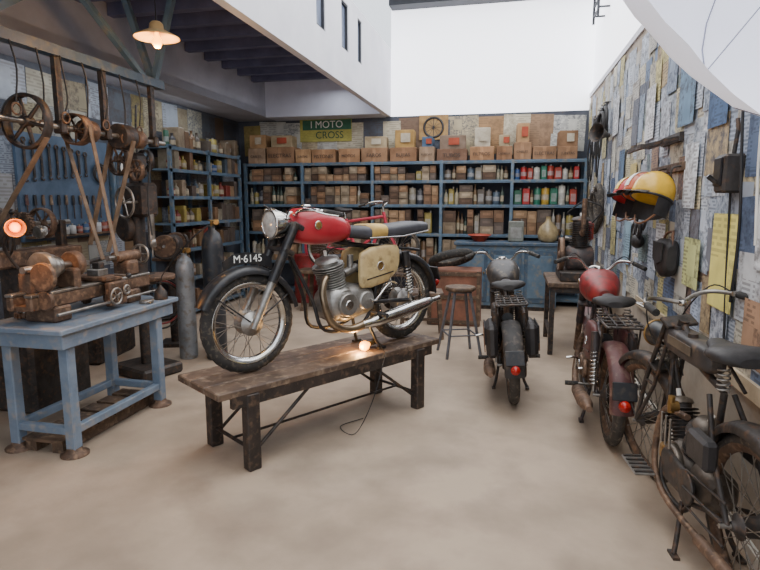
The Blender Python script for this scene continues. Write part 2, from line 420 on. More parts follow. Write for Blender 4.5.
def jerry(b,x,y,z,w,h,col):
    b.box((x,y,z+h/2),(w,.1,h),painted,col=col,ch=.012);b.box((x,y-.051,z+h*.45),(w*.7,.003,h*.5),painted,col=tuple(min(1,q*.5+.25) for q in col))
    b.tube([(x-w*.3,y,z+h),(x-w*.25,y,z+h+.03),(x+w*.15,y,z+h+.03),(x+w*.2,y,z+h)],.006,iron,n=5);b.cyl((x+w*.35,y,z+h),(x+w*.35,y,z+h+.03),.015,steel,n=8)
def bottle(b,x,y,z,r,h,col):
    b.lathe([(r*.9,0),(r,.01),(r,h*.6),(r*.8,h*.7),(r*.35,h*.78),(r*.35,h*.96),(r*.42,h*.97),(r*.42,h)],(x,y,z),(0,0,1),painted,n=12,col=col)
    b.lathe([(r*1.02,h*.18),(r*1.02,h*.5)],(x,y,z),(0,0,1),painted,n=12,col=lin((184,172,146)),cap=False)
browns=[(144,112,84),(124,96,74),(158,128,98),(108,86,70),(134,118,98),(98,86,78),(156,140,118),(90,70,56)]
brights=[(190,46,42),(218,214,202),(44,102,78),(50,86,142),(204,166,64),(180,66,48),(218,214,202),(44,120,94),(70,126,162),(190,94,50)]
dulls=[(104,94,84),(150,142,124),(184,176,160),(128,100,72),(80,96,112),(164,148,78),(136,60,50),(74,74,80)]
def fill_bay(xa,xb,z,H,bi,li):
    x=xa
    while x<xb-.05:
        k=rnd()
        if bi==4 and li>=3: mode='can' if k<.92 else 'bot'
        elif bi==3 and li>=3: mode='bot' if k<.4 else ('dull' if k<.8 else 'box')
        elif bi in(1,2) and li>=2: mode='box' if k<.86 else ('bot' if k<.93 else 'dull')
        elif bi==0: mode='bot' if k<.45 else ('box' if k<.8 else 'dull')
        else: mode='box' if k<.4 else ('dull' if k<.8 else 'bot')
        if mode=='box':
            w=ru(.09,.16) if bi in(1,2) else ru(.1,.22)
            if x+w>xb: break
            n_=random.choice([2,3]) if H>.3 else 2
            h=H*ru(.88,.98)/n_
            for q in range(n_):
                if q==0 or rnd()<.92: c_box(bo,x+w/2,z+q*h,w-.008,h-.004,.28,8.9-ru(0,.03),lin(random.choice(browns)))
                else: break
        elif mode=='can':
            w=ru(.08,.13)
            if x+w>xb: break
            if rnd()<.4: can(ca,x+w/2,8.84,z,w/2-.004,H*ru(.6,.9),lin(random.choice(brights)))
            else: jerry(ca,x+w/2,8.84,z,w-.008,H*ru(.68,.88),lin(random.choice(brights)))
        elif mode=='dull':
            w=ru(.07,.13)
            if x+w>xb: break
            if rnd()<.5: can(ca,x+w/2,8.84,z,w/2-.006,H*ru(.55,.85),lin(random.choice(dulls)))
            else: jerry(ca,x+w/2,8.84,z,w-.01,H*ru(.6,.85),lin(random.choice(dulls)))
        else:
            w=ru(.05,.08)
            if x+w>xb: break
            bottle(bt,x+w/2,8.82+ru(-.02,.03),z,w/2-.002,H*ru(.6,.97),lin(random.choice([(100,78,56),(150,150,132),(70,86,76),(184,174,146),(128,102,72),(194,190,180)])))
        x+=w
for bi in range(5):
    for li in range(1,5):
        fill_bay(posts[bi]+.03,posts[bi+1]-.03,shz[li],shz[li+1]-shz[li]-.055,bi,li)
bo.done();ca.done();bt.done()
b=B('cardboard_boxes');x=-4.25
tops=[]
while x<1.0:
    w=ru(.24,.5);h=ru(.17,.27)
    if x+w>1.06: break
    c=lin(random.choice([(176,134,98),(152,114,84),(188,150,110),(132,100,80),(166,140,116),(158,122,92),(196,186,166)]))
    b.box((x+w/2,8.9,2.19+h/2),(w-.02,.34,h),card,col=c,ch=.006,rot=(0,0,ru(-3,3)));b.box((x+w/2,8.725,2.19+h/2),(.05,.004,h*.96),card,col=tuple(q*1.25 for q in c))
    tops.append((x+w/2,2.19+h/2,w,h))
    if rnd()<.75 and not(-3.75<x<-2.5):
        h2=ru(.14,.3);b.box((x+w/2,8.92,2.19+h+h2/2),(w*ru(.6,.9),.3,h2),card,col=lin(random.choice([(154,116,84),(190,152,110),(140,120,104),(180,162,130),(206,196,176),(84,110,140),(150,116,86),(186,150,90)])),ch=.006,rot=(0,0,ru(-6,6)))
        b.box((x+w/2+.03,8.745,2.19+h+h2*.55),(w*.34,.004,h2*.5),card,col=lin(random.choice([(206,196,176),(206,196,176),(70,104,150),(180,84,60)])))
    x+=w+ru(0,.03)
bo_=b.done()
wds=['CABLES','ELECTRAS','JUNTAS','PISTONES','MOTOS','FAROS','BUJIAS','RUEDAS','TUBOS','FILTROS','CADENA']
for i,(x,z,w,h) in enumerate(tops):
    text(wds[i%len(wds)],(x,8.712,z-.01),(90,0,0),min(.09,w*.18),inkd,parent=bo_,name='box_lettering')
b=B('blue_cabinet')
b.box((-.03,8.47,.97),(1.5,.44,.05),blueD,ch=.008);b.box((-.03,8.49,.5),(1.44,.4,.88),bluep)
for i in range(3):
    x=-.51+i*.48
    b.box((x,8.285,.5),(.44,.02,.76),blueD,ch=.006);b.box((x,8.272,.5),(.34,.008,.62),bluep,ch=.004);b.cyl((x+.17,8.275,.55),(x+.17,8.245,.55),.012,brass,n=8)
b.box((-.03,8.5,.04),(1.36,.36,.08),iron)
b.done()
b=B('glass_demijohn')
b.lathe([(.08,0),(.13,.03),(.15,.12),(.12,.22),(.04,.3),(.035,.36),(.042,.37)],(0,0,0),(0,0,1),M('amber_glass',(180,160,120),(130,114,84),rough=.15,scale=6),n=20)
b.done((.55,8.45,.997))
b=B('jerry_can');jerry(b,0,0,0,.22,.3,lin((130,134,126)));b.done((.1,8.45,.997))
b=B('enamel_basin');b.lathe([(.08,0),(.16,.1),(.17,.1),(.175,.09)],(0,0,0),(0,0,1),painted,n=20,col=lin((190,80,60)));b.done((-.42,8.42,.997))
for (lx,ly,mm) in((-2.6,8.3,M('drum_paint',(86,98,112),(62,74,86),rough=.5,scale=5,dirt=(116,92,70))),(-3.1,8.35,redold)):
    b=B('oil_drum')
    b.lathe([(.2,0),(.21,.01),(.205,.02),(.205,.25),(.212,.26),(.205,.27),(.205,.5),(.212,.51),(.205,.52),(.205,.74),(.21,.75),(.195,.745)],(0,0,0),(0,0,1),mm,n=32)
    b.done((lx,ly,0))

# left wall shelf
b=B('storage_shelf')
lz=[.1,.55,.95,1.3,1.65,2.0,2.28]
for y in(6.5,7.45,8.4):
    for x in(-4.56,-4.24): b.box((x,y,1.15),(.04,.045,2.3),bluep)
for z in lz: b.box((-4.4,7.45,z-.012),(.36,1.95,.024),bluep);b.box((-4.226,7.45,z-.02),(.012,1.95,.045),bluep)
b.done()
b=B('tool_tins');
for z in lz:
    y=6.56
    while y<8.3:
        w=ru(.07,.15);h=ru(.14,.27)
        k=rnd()
        if abs(y+w/2-7.45)>w/2+.03:
            if k<.4: b.box((-4.38,y+w/2,z+h/2),(.25,w-.012,h),painted,col=lin(random.choice(dulls+browns)),ch=.006)
            elif k<.75: bottle(b,-4.32,y+w/2,z,min(w/2-.005,.05),h,lin(random.choice(dulls)))
            else: can(b,-4.34,y+w/2,z,w/2-.01,h*.8,lin(random.choice(dulls+brights[1:4])))
        y+=w
b.done()
b=B('tool_pegboard')
b.box((XL+.03,5.12,1.72),(.03,1.25,1.05),M('pegboard_paint',(78,98,122),(60,80,102),rough=.5,scale=5))
for i in range(9):
    y=4.58+i*.1;l=.34-.02*i
    b.box((XL+.06,y,1.98),(.012,.022,l),iron);b.torus((XL+.06,y,1.98+l/2+.02),(1,0,0),.022,.009,iron,n=12,k=6);b.torus((XL+.06,y,1.98-l/2-.018),(1,0,0),.018,.008,iron,n=10,k=6,a0=.4,a1=5.2)
for i in range(11):
    y=4.56+i*.1;b.cyl((XL+.06,y,1.55),(XL+.06,y,1.4),.006,iron,n=6);b.cyl((XL+.06,y,1.55),(XL+.06,y,1.65),.016,random.choice([maroon,woodtop,black]),r1=.013,n=8)
b.box((XL+.1,5.12,1.24),(.14,1.2,.02),wood)
for i in range(12):
    y=4.58+i*.095;can(b,XL+.11,y,1.25,.036,ru(.07,.13),lin(random.choice([(200,206,210),(80,120,160),(190,190,186),(60,90,130),(160,80,60)])))
b.torus((XL+.07,5.58,1.9),(1,0,0),.1,.012,rope,n=24,k=6);b.torus((XL+.08,5.58,1.88),(1,0,0),.09,.012,rope,n=24,k=6)
b.done()
b=B('electrical_panel')
b.box((0,0,0),(.08,.95,.85),bluep,ch=.01);b.box((.045,0,0),(.012,.86,.76),blueD,ch=.004)
for (y,z,r) in((-.3,.22,.085),(-.05,.22,.085),(.22,.22,.085)):
    b.disc((.06,y,z),(1,0,0),r,.03,black,n=20);b.disc((.077,y,z),(1,0,0),r*.8,.006,white,n=20);b.bar((.082,y,z),(.082,y+.03,z+.04),.006,.004,black)
for i in range(5): b.cyl((.05,-.34+i*.16,-.02),(.085,-.34+i*.16,-.02),.022,random.choice([redlens,brass,black]),n=10)
for i in range(3): b.box((.07,-.28+i*.26,-.24),(.05,.12,.16),black,ch=.008);b.cyl((.09,-.28+i*.26,-.22),(.13,-.28+i*.26,-.17),.01,steel,n=6)
b.tube([(.03,.2,.42),(.03,.2,.7),(.03,.25,1.0)],.015,iron,n=8)
b.done((XL+.058,6.1,1.75),scale=(1,.68,1))

# ------------------------------------------------------------------ wheels / motorcycles
def wheel(b,c,R,tw,rim=chrome,tyre=rubber,hubr=.07,hubw=.1,hubm=alu,ns=36,sr=.0022):
    c=V(c);n=72;k=12;vs=[];Rc=R-tw*.5
    for i in range(n):
        w=2*PI*i/n
        for j in range(k):
            q=2*PI*j/k;r=tw*.5
            rr=r*(1.0 if math.cos(q)<.3 else (1.04 if (i+(j%2))%2 else .95))
            rad=Rc+rr*math.cos(q)*1.02;y=rr*math.sin(q)*.95
            vs.append(c+V((rad*math.cos(w),y,rad*math.sin(w))))
    b.add(vs,[(i*k+j,i*k+(j+1)%k,((i+1)%n)*k+(j+1)%k,((i+1)%n)*k+j) for i in range(n) for j in range(k)],tyre,True)
    ri=R-tw*.98
    b.lathe([(ri+.012,-tw*.42),(ri+.018,-tw*.42),(ri-.004,-tw*.2),(ri-.012,0),(ri-.004,tw*.2),(ri+.018,tw*.42),(ri+.012,tw*.42),(ri-.012,tw*.2),(ri-.02,0),(ri-.012,-tw*.2),(ri+.012,-tw*.42)],c,(0,1,0),rim,n=48,cap=False)
    b.lathe([(hubr*.35,-hubw*.75),(hubr*.5,-hubw*.6),(hubr,-hubw*.5),(hubr*1.04,-hubw*.42),(hubr*.85,-hubw*.3),(hubr*.8,hubw*.3),(hubr*1.04,hubw*.42),(hubr,hubw*.5),(hubr*.5,hubw*.6),(hubr*.35,hubw*.75)],c,(0,1,0),hubm,n=28)
    for i in range(ns):
        s_=1 if i%2 else -1;w=2*PI*i/ns;w2=w+(.38 if (i//2)%2 else -.38)
        p0=c+V((hubr*math.cos(w2),s_*hubw*.45,hubr*math.sin(w2)));p1=c+V(((ri-.01)*math.cos(w),s_*.006,(ri-.01)*math.sin(w)))
        b.tube([p0,p1],sr,steel,n=4,cap=False)
def fender(b,c,R,a0,a1,w,m,n=24,depth=.035):
    c=V(c);prof=[(-w/2,-depth),(-w/2*.98,-.012),(-w*.36,.004),(0,.012),(w*.36,.004),(w/2*.98,-.012),(w/2,-depth)]
    vs=[];k=len(prof)
    for lay in(0,-.003):
        for i in range(n+1):
            t=math.radians(a0+(a1-a0)*i/n)
            for (y,dr) in prof: vs.append(c+V(((R+dr+lay)*math.cos(t),y,(R+dr+lay)*math.sin(t))))
    o=(n+1)*k
    fs=[(i*k+j,i*k+j+1,(i+1)*k+j+1,(i+1)*k+j) for i in range(n) for j in range(k-1)]
    fs+=[(o+i*k+j,o+(i+1)*k+j,o+(i+1)*k+j+1,o+i*k+j+1) for i in range(n) for j in range(k-1)]
    b.add(vs,fs,m,True)
def coneng(b,c,tilt,fm,size=.075,nf=9,sp=.018,headm=None):
    t=math.radians(tilt);ax=V((math.sin(t),0,math.cos(t)));c=V(c)
    b.cyl(c,c+ax*(nf*sp+.05),size*.72,fm,n=16)
    for i in range(nf):
        p=c+ax*(.03+i*sp);f=size*(1+.04*(i%2))*(1 if i<nf-3 else 1.12)
        b.disc(p,ax,f,.006,fm,n=20,e=.002)
    top=c+ax*(nf*sp+.04)
    b.lathe([(size*.9,0),(size*.8,.02),(size*.4,.035),(.01,.04)],top,ax,headm or fm,n=18)
    b.cyl(top+ax*.03,top+ax*.075,.012,white,n=8)
    return top,ax
def saddle(b,x,z,m,L=.3,w=.13):
    b.loft([(x-L*.5,0,z,w*.35,.02,2.2),(x-L*.46,0,z+.012,w*.8,.032,2.4),(x-L*.3,0,z+.016,w,.036,2.6),(x-L*.05,0,z+.004,w*.86,.034,2.4),(x+L*.2,0,z,w*.45,.028,2.2),(x+L*.42,0,z+.008,w*.3,.022,2.2),(x+L*.5,0,z+.004,w*.15,.012,2)],m,n=18)
    for s_ in(-1,1): b.spring((x-L*.36,s_*w*.6,z-.03),(x-L*.36,s_*w*.6,z-.13),.022,.004,5,steel)
    b.tube([(x+L*.4,0,z-.01),(x+L*.1,0,z-.05),(x-L*.36,0,z-.13)],.008,iron,n=6)
def moto(name,loc,yaw,lean=0,steer=0,wb=1.32,R=.32,tw=.075,tank='teardrop',tankm=redp,fendm=black,framem=black,seat='dual',rear='shock',eng='modern',bars='low',exh=True,rack=False,rim=chrome,hz=0,plate=None,headlamp='big',tyre=rubber,sidem=cream,fork='tele',engm=alu,exm=chrome,hubm=alu,saddlez=.06,rbox=False,f0=10):
    b=B(name)
    wheel(b,(0,0,R),R,tw,rim,tyre,hubr=.08 if eng=='modern' else .05,hubm=hubm)
    rk=math.radians(27);u=V((-math.sin(rk),0,math.cos(rk)));A=V((wb,0,R));fwd=V((math.cos(rk),0,math.sin(rk)))
    low=A+u*.52-fwd*.045;topy=A+u*(.70+hz)-fwd*.045
    hd0=low+V((-.0,0,0));hd1=topy-u*.03
    b.cyl(hd0,hd1,.026,framem,n=12)
    tz=.80+hz*.8
    b.tube([hd1-u*.02,(wb*.5,0,tz-.02),(.28,0,tz-.08)],.017,framem,n=8,smooth=4)
    for s_ in(-1,1):
        b.tube([hd0+u*.02,(wb*.66,s_*.05,.42),(wb*.60,s_*.08,.2),(wb*.36,s_*.08,.19),(.34,s_*.07,.34)],.013,framem,n=8,smooth=5)
        if rear=='shock':
            b.tube([(.3,s_*.07,tz-.08),(.32,s_*.08,.5),(.34,s_*.07,.34)],.012,framem,n=8,smooth=3)
            b.tube([(.34,s_*.08,.34),(0,s_*.09,R)],.015,framem,n=8)
            b.tube([(.28,s_*.07,tz-.08),(.02,s_*.1,tz-.1),(-.1,s_*.1,tz-.12)],.011,framem,n=8)
            p0=V((.01,s_*.115,R+.02));p1=V((.06,s_*.115,tz-.12))
            b.cyl(p0,p1,.014,steel,n=8);b.spring(p0+(p1-p0)*.12,p0+(p1-p0)*.7,.026,.006,9,chrome);b.cyl(p0+(p1-p0)*.55,p1,.03,framem,n=12)
        else:
            b.tube([(.3,s_*.05,tz-.1),(.16,s_*.085,R+.22),(0,s_*.09,R)],.012,framem,n=8)
            b.tube([(.36,s_*.06,.24),(.18,s_*.08,R-.04),(0,s_*.09,R)],.012,framem,n=8)
    if rear!='shock': b.tube([(.28,0,tz-.08),(.36,0,.26)],.015,framem,n=8)
    b.cyl((0,-.12,R),(0,.12,R),.01,steel,n=8);b.disc((0,-.1,R),(0,1,0),.1,.01,iron,n=28)
    fender(b,(0,0,R),R+.035,20,190-f0,tw*1.75,fendm)
    if eng!='flat':
        q=math.radians(180-f0-8);pr=V(((R+.06)*math.cos(q),0,R+(R+.06)*math.sin(q)))
        b.box(pr+V((-.015,0,.04)),(.015,.14,.11),black,rot=(0,20,0),ch=.004)
        b.lathe([(.03,0),(.036,.02),(.03,.045),(.0,.055)],pr+V((-.02,0,-.045)),(-1,0,.1),redlens,n=14)
    if eng=='modern':
        ex,ez=wb*.47,.36
        b.disc((ex,0,ez),(0,1,0),.125,.22,engm,n=32,e=.025);b.disc((ex-.17,0,ez+.01),(0,1,0),.105,.2,engm,n=28,e=.025);b.box((ex-.09,0,ez),(.2,.19,.2),engm,ch=.02)
        b.loft([(ex-.3,.0,ez,.03,.05,2.3),(ex-.26,0,ez,.1,.1,2.6),(ex-.1,0,ez+.005,.125,.13,2.8),(ex+.08,0,ez+.005,.125,.13,2.8),(ex+.13,0,ez,.1,.1,2.4),(ex+.15,0,ez,.05,.05,2.2)],engm,n=24)
        for s_ in(-1,1):
            b.disc((ex,s_*.125,ez),(0,1,0),.085,.03,engm,n=28,e=.01);b.disc((ex,s_*.142,ez),(0,1,0),.035,.012,chrome,n=18)
            b.disc((ex-.17,s_*.12,ez+.01),(0,1,0),.07,.03,engm,n=24,e=.01)
        t,ax=coneng(b,(ex+.03,0,ez+.08),14,iron if engm is not alu else alu,size=.1,nf=11,sp=.017)
        b.cyl((ex-.06,0,ez+.2),(ex-.18,.0,ez+.24),.03,engm,n=12);b.cyl((ex-.12,.0,ez+.2),(ex-.12,0,ez+.33),.024,engm,n=10);b.cyl((ex-.18,0,ez+.24),(ex-.27,0,ez+.26),.045,black,n=14)
        b.tube([t+ax*.03,t+ax*.09+V((-.05,.03,0)),(ex-.12,.05,tz-.06)],.005,rope,n=5,smooth=4)
        if exh:
            b.tube([(ex+.09,.03,ez+.2),(ex+.17,.09,ez+.19),(ex+.21,.12,ez+.08),(ex+.16,.145,ez-.1),(ex+.02,.155,ez-.165),(ex-.12,.16,ez-.15)],[.024,.024,.025,.026,.027,.03],M('burnt_chrome',(160,142,118),(110,96,80),rough=.3,metal=.9,scale=6) if exm is chrome else exm,n=14,smooth=6)
            b.tube([(ex-.1,.16,ez-.152),(ex-.17,.165,ez-.145),(ex-.24,.17,ez-.135),(ex-.6,.175,ez-.085),(ex-.74,.175,ez-.062),(ex-.80,.175,ez-.055),(ex-.88,.175,ez-.045)],[.03,.036,.044,.048,.04,.02,.019],exm,n=18,smooth=3)
        b.tube([(ex-.2,.14,ez+.02),(ex-.2,.19,ez+.02),(ex-.32,.2,ez+.13),(ex-.33,.27,ez+.13)],.009,chrome,n=8,smooth=3)
        b.box((.2,-.1,R+.02),(.42,.03,.08),framem,ch=.01)
    else:
        ex,ez=wb*.5,.34
        b.disc((ex,0,ez),(0,1,0),.125,.13,engm,n=28,e=.02)
        for q in((.075,26),(-.075,-26)):
            t,ax=coneng(b,(ex+q[0]*.8,0,ez+.07),q[1],iron,size=.07,nf=9,sp=.018,headm=engm)
        for s_ in(-1,1): b.disc((ex,s_*.08,ez),(0,1,0),.1,.03,engm,n=24,e=.008);b.disc((ex+.02,s_*.1,ez+.02),(0,1,0),.05,.02,iron,n=18)
        b.loft([(ex-.33,0,ez+.01,.05,.06,2.6),(ex-.3,0,ez+.01,.075,.085,2.8),(ex-.17,0,ez+.01,.075,.09,2.8),(ex-.14,0,ez,.05,.06,2.4)],engm,n=18)
        b.loft([(ex+.05,.10,ez,.012,.05,3),(ex+.02,.10,ez,.018,.08,2.8),(ex-.2,.10,ez-.0,.018,.065,3),(ex-.27,.10,ez,.012,.05,2.6)],iron,n=18)
        b.cyl((ex-.02,.08,ez+.3),(ex-.02,.12,ez+.3),.025,brass,n=12);b.cyl((ex-.02,.11,ez+.27),(ex-.02,.11,ez+.35),.016,brass,n=10)
        for s_ in(1,-1):
            b.tube([(ex+.06*s_,.05,ez+.26),(ex+.17,.07*1,ez+.2),(ex+.17,.10,ez-.05),(ex,.11,ez-.16),(ex-.4,.12,ez-.14)],.015,rust,n=10,smooth=5)
        b.cyl((ex-.4,.12,ez-.14),(ex-.85,.13,ez-.1),.026,rust,n=14)
        for k in range(3): b.tube([(ex-.05+.05*k,.12,ez+.1),(ex-.06+.05*k,.125,ez+.25)],.006,steel,n=6)
        b.box((ex+.11,.07,ez+.02),(.05,.05,.08),brass,ch=.01)
        b.tube([(.02,.1,R),(ex-.22,.12,ez)],.006,iron,n=6);b.tube([(0,.1,R+.09),(ex-.22,.11,ez+.08)],.006,iron,n=6);b.tube([(0,.1,R-.09),(ex-.22,.11,ez-.08)],.006,iron,n=6)
        b.disc((ex-.22,.11,ez),(0,1,0),.08,.012,iron,n=24,e=.004)
        for s_ in(-1,1):
            fx=ex+.2
            b.box((fx,s_*.17,.235),(.22,.10,.012),steel,ch=.004)
            for k in range(5): b.box((fx-.09+k*.045,s_*.17,.244),(.015,.09,.01),iron)
            b.tube([(fx-.05,s_*.06,.22),(fx-.02,s_*.17,.228)],.009,iron,n=6)
    for s_ in(-1,1):
        if eng!='flat': b.cyl((.38,s_*.08,.27),(.38,s_*.25,.27),.009,steel,n=8);b.cyl((.38,s_*.17,.27),(.38,s_*.26,.27),.017,rubber,n=10)
        b.tube([(.42,s_*.08,.22),(.36,s_*.12,.06),(.33,s_*.14,.012)],.012,framem,n=8);b.box((.33,s_*.14,.008),(.07,.03,.014),framem)
    if tank=='teardrop':
        x1=wb*.775;x0=wb*.43;zc=tz+.085
        b.loft([(x1,0,zc+.015,.02,.03,2),(x1-.02,0,zc+.012,.07,.08,2.2),(x1-.07,0,zc+.01,.12,.112,2.4),(x1-.17,0,zc+.005,.145,.124,2.6),(x1-.29,0,zc-.005,.14,.116,2.6),(x1-.4,0,zc-.02,.11,.09,2.5),(x1-.47,0,zc-.03,.08,.065,2.4),(x1-.49,0,zc-.03,.04,.035,2)],tankm,n=28)
        b.lathe([(.035,0),(.036,.015),(.03,.024),(.0,.026)],(x1-.15,0,zc+.122),(0,0,1),chrome,n=18)
        for s_ in(-1,1):
            b.disc((x1-.15,s_*.144,zc+.015),(0,1,0),.03,.008,chrome,n=18);b.disc((x1-.15,s_*.148,zc+.015),(0,1,0),.022,.006,brass,n=18)
    else:
        x1=wb*.76;x0=.36;zc=tz+.03;hh=.06
        b.loft([(x1,0,zc,.02,hh*.7,3),(x1-.01,0,zc,.05,hh*.95,4),(x1-.1,0,zc,.065,hh,4),((x0+x1)/2,0,zc,.067,hh,4.5),(x0+.08,0,zc-.005,.06,hh*.95,4),(x0+.01,0,zc-.01,.045,hh*.85,4),(x0,0,zc-.01,.02,hh*.6,3)],tankm,n=28)
        for xx in(x1-.12,x0+.2): b.cyl((xx,.02,zc+hh-.004),(xx,.02,zc+hh+.014),.022,iron,n=14)
        for s_ in(-1,1): b.box(((x0+x1)/2,s_*.067,zc+.01),((x1-x0)*.55,.004,.045),sidem,ch=.001)
    if seat=='dual':
        sz=tz+.015
        b.loft([(wb*.435,0,sz+.03,.05,.03,2.4),(wb*.42,0,sz+.03,.09,.045,2.8),(.36,0,sz+.012,.12,.05,3.2),(.16,0,sz+.018,.125,.05,3.4),(-.08,0,sz+.035,.12,.05,3.4),(-.2,0,sz+.04,.1,.04,3),(-.225,0,sz+.04,.05,.02,2.4)],seatmat,n=24)
        ysm=M('yellow_seat_cover',(204,170,90),(170,138,76),rough=.6,scale=9)
        b.loft([(.40,0,sz+.02,.10,.05,3),(.385,0,sz+.02,.122,.056,3.2),(.25,0,sz+.02,.129,.056,3.2),(.235,0,sz+.02,.11,.05,3)],ysm,n=24)
        for s_ in(-1,1): b.tube([(.42,s_*.118,sz-.02),(.1,s_*.125,sz-.02),(-.2,s_*.1,sz+.01)],.007,chrome,n=6)
    else:
        saddle(b,.24,tz+saddlez,leather,L=.33,w=.14)
    if eng=='modern':
        for s_ in(-1,1):
            zc=.60
            b.loft([(.50,s_*.1,zc-.02,.012,.09,3),(.485,s_*.1,zc-.015,.03,.125,3.4),(.40,s_*.1,zc,.036,.145,3.6),(.24,s_*.1,zc+.02,.034,.135,3.6),(.15,s_*.1,zc+.05,.028,.10,3.2),(.12,s_*.1,zc+.06,.012,.06,2.6)],sidem,n=28)
            b.torus((.33,s_*.138,zc+.01),(0,1,0),.03,.004,chrome,n=22,k=6);b.disc((.33,s_*.136,zc+.01),(0,1,0),.027,.006,brass,n=18)
            b.bar((.46,s_*.137,zc-.08),(.2,s_*.134,zc-.04),.004,.008,black)
    else:
        for s_ in(-1,1): b.box((.2,s_*.11,R+.22),(.18,.06,.13),leather,ch=.015)
    if rbox:
        for s_ in(-1,1):
            b.box((.02,s_*.15,R+.22),(.34,.09,.26),leather,ch=.03);b.box((.02,s_*.20,R+.27),(.3,.012,.14),leather,ch=.005)
            for x in(-.07,.11): b.box((x,s_*.206,R+.23),(.025,.008,.2),tan)
    if rack:
        for s_ in(-1,1):
            b.tube([(.1,s_*.1,tz-.02),(-.28,s_*.11,tz-.01),(-.30,s_*.08,tz-.01)],.009,iron,n=6,smooth=3);b.tube([(0,s_*.11,R+.02),(-.18,s_*.11,tz-.01)],.007,iron,n=6)
        for x in(.06,-.04,-.14,-.24): b.tube([(x,-.11,tz-.005),(x,.11,tz-.005)],.007,iron,n=6)
        b.tube([(-.3,-.08,tz-.01),(-.3,.08,tz-.01)],.009,iron,n=6)
        for y in(-.05,.0,.05): b.tube([(.08,y,tz),(-.3,y,tz)],.006,iron,n=6)
    ho=A+u*.6
    b.T=Matrix.Translation(ho)@Matrix.Rotation(math.radians(steer),4,u)@Matrix.Translation(-ho)
    wheel(b,A,R,tw*.92,rim,tyre,hubr=.075 if eng=='modern' else .04,hubm=hubm)
    b.cyl(A+V((0,-.1,0)),A+V((0,.1,0)),.01,steel,n=8)
    if fork=='tele':
        for s_ in(-1,1):
            y=V((0,s_*.085,0))
            b.cyl(A+y-u*.03,A+y+u*.3,.024,engm if engm is not black else steel,r1=.026,n=14);b.cyl(A+y+u*.28,A+y+u*.36,.031,framem,n=14)
            b.cyl(A+y+u*.34,A+y+u*(.66+hz*.8),.03,framem,n=14)
        for q in(.5,.66+hz*.8): b.box(A+u*q-fwd*.02,(.09,.23,.035),framem,rot=(0,-27,0),ch=.01)
    else:
        for s_ in(-1,1):
            y=V((0,s_*.075,0))
            b.tube([A+y,A+y*.9+u*.3+fwd*.03,A+y*.7+u*(.62+hz)+fwd*.02],.012,framem,n=8);b.tube([A+y,A+y*.9+u*.33-fwd*.05,A+y*.7+u*.6-fwd*.03],.01,framem,n=8)
            b.tube([A+y*.9+u*.33-fwd*.05,A+y*.9+u*.3+fwd*.03],.009,framem,n=6)
        b.spring(A+u*.38+fwd*.035,A+u*.62+fwd*.04,.03,.006,8,steel)
        for q in(.42,.62+hz): b.box(A+u*q,(.08,.16,.02),framem,rot=(0,-27,0),ch=.004)
    fender(b,A,R+.03,22 if fork=='tele' else 40,168 if fork=='tele' else 150,tw*1.5,fendm)
    for s_ in(-1,1):
        b.tube([A+V((0,s_*.07,0)),A+V((-(R+.02)*.82,s_*tw*.6,(R+.02)*.5))],.005,fendm,n=6);b.tube([A+V((0,s_*.07,0)),A+V(((R+.02)*.75,s_*tw*.6,(R+.02)*.6))],.005,fendm,n=6)
    top=A+u*(.70+hz)
    if headlamp=='big':
        hc=A+u*(.66+hz)+V((.11,0,-.0))
        b.lathe([(.0,-.13),(.04,-.125),(.072,-.09),(.088,-.03),(.092,.02)],hc,(1,0,0),framem if framem is not black else chrome,n=28)
        b.torus(hc+V((.024,0,0)),(1,0,0),.09,.009,chrome,n=32,k=8);b.lathe([(.087,.022),(.065,.035),(.0,.042)],hc,(1,0,0),glass,n=28)
    else:
        hc=A+u*.6+V((.14,0,.0))
        b.lathe([(.0,-.09),(.04,-.085),(.06,-.05),(.068,.02)],hc,(1,0,0),black,n=22);b.torus(hc+V((.02,0,0)),(1,0,0),.067,.007,brass,n=26,k=8);b.lathe([(.064,.02),(.0,.035)],hc,(1,0,0),glass,n=22)
        b.tube([hc,A+u*.6],.01,iron,n=6)
    if bars=='low': HB=[(0,0,.02),(-.0,.07,.02),(.03,.15,.05),(-.02,.26,.055),(-.12,.36,.03)]
    elif bars=='wide': HB=[(0,0,.02),(0,.08,.05),(-.02,.15,.12),(-.07,.24,.125),(-.16,.31,.10)]
    else: HB=[(0,0,.03),(.04,.08,.05),(.03,.16,.065),(-.06,.22,.06),(-.18,.245,.05)]
    for s_ in(-1,1):
        pts=[top+V((x,s_*y,z)) for x,y,z in HB]
        b.tube(pts,.011,chrome if bars!='swept' else steel,n=10,smooth=6)
        e=pts[-1];d=(pts[-1]-pts[-2]).normalized();b.cyl(e-d*.1,e+d*.025,.0175,rubber,n=12)
        pv=e-d*.12;b.cyl(pv-V((0,0,.01)),pv+V((0,0,.012)),.014,steel,n=8);b.tube([pv,pv+V((.05,s_*.02,0)),pv+d*.08+V((.055,0,-.005)),pv+d*.15+V((.04,0,-.005))],.005,chrome,n=6,smooth=3)
        b.tube([pv,pv+V((.1,-s_*.06,.03)),hc+V((-.05,s_*.08,.05)),hd0+V((-.02,s_*.03,-.1))],.004,rope,n=5,smooth=6)
    b.disc(top+V((0.0,0,.03)),(0,0,1),.022,.03,chrome,n=14)
    if plate:
        pz=[(-.18,.03),(-.12,.062),(0,.08),(.09,.072),(.15,.045),(.16,.10),(.09,.142),(0,.152),(-.12,.137),(-.18,.10)]
        rr=R+.006
        b.plate([(A.x+x,A.z+rr+z-.034) for x,z in pz],0,.006,black)
    b.T=Matrix.Identity(4)
    o=b.done(loc,(lean,0,yaw))
    return o,A,R
BT=.52
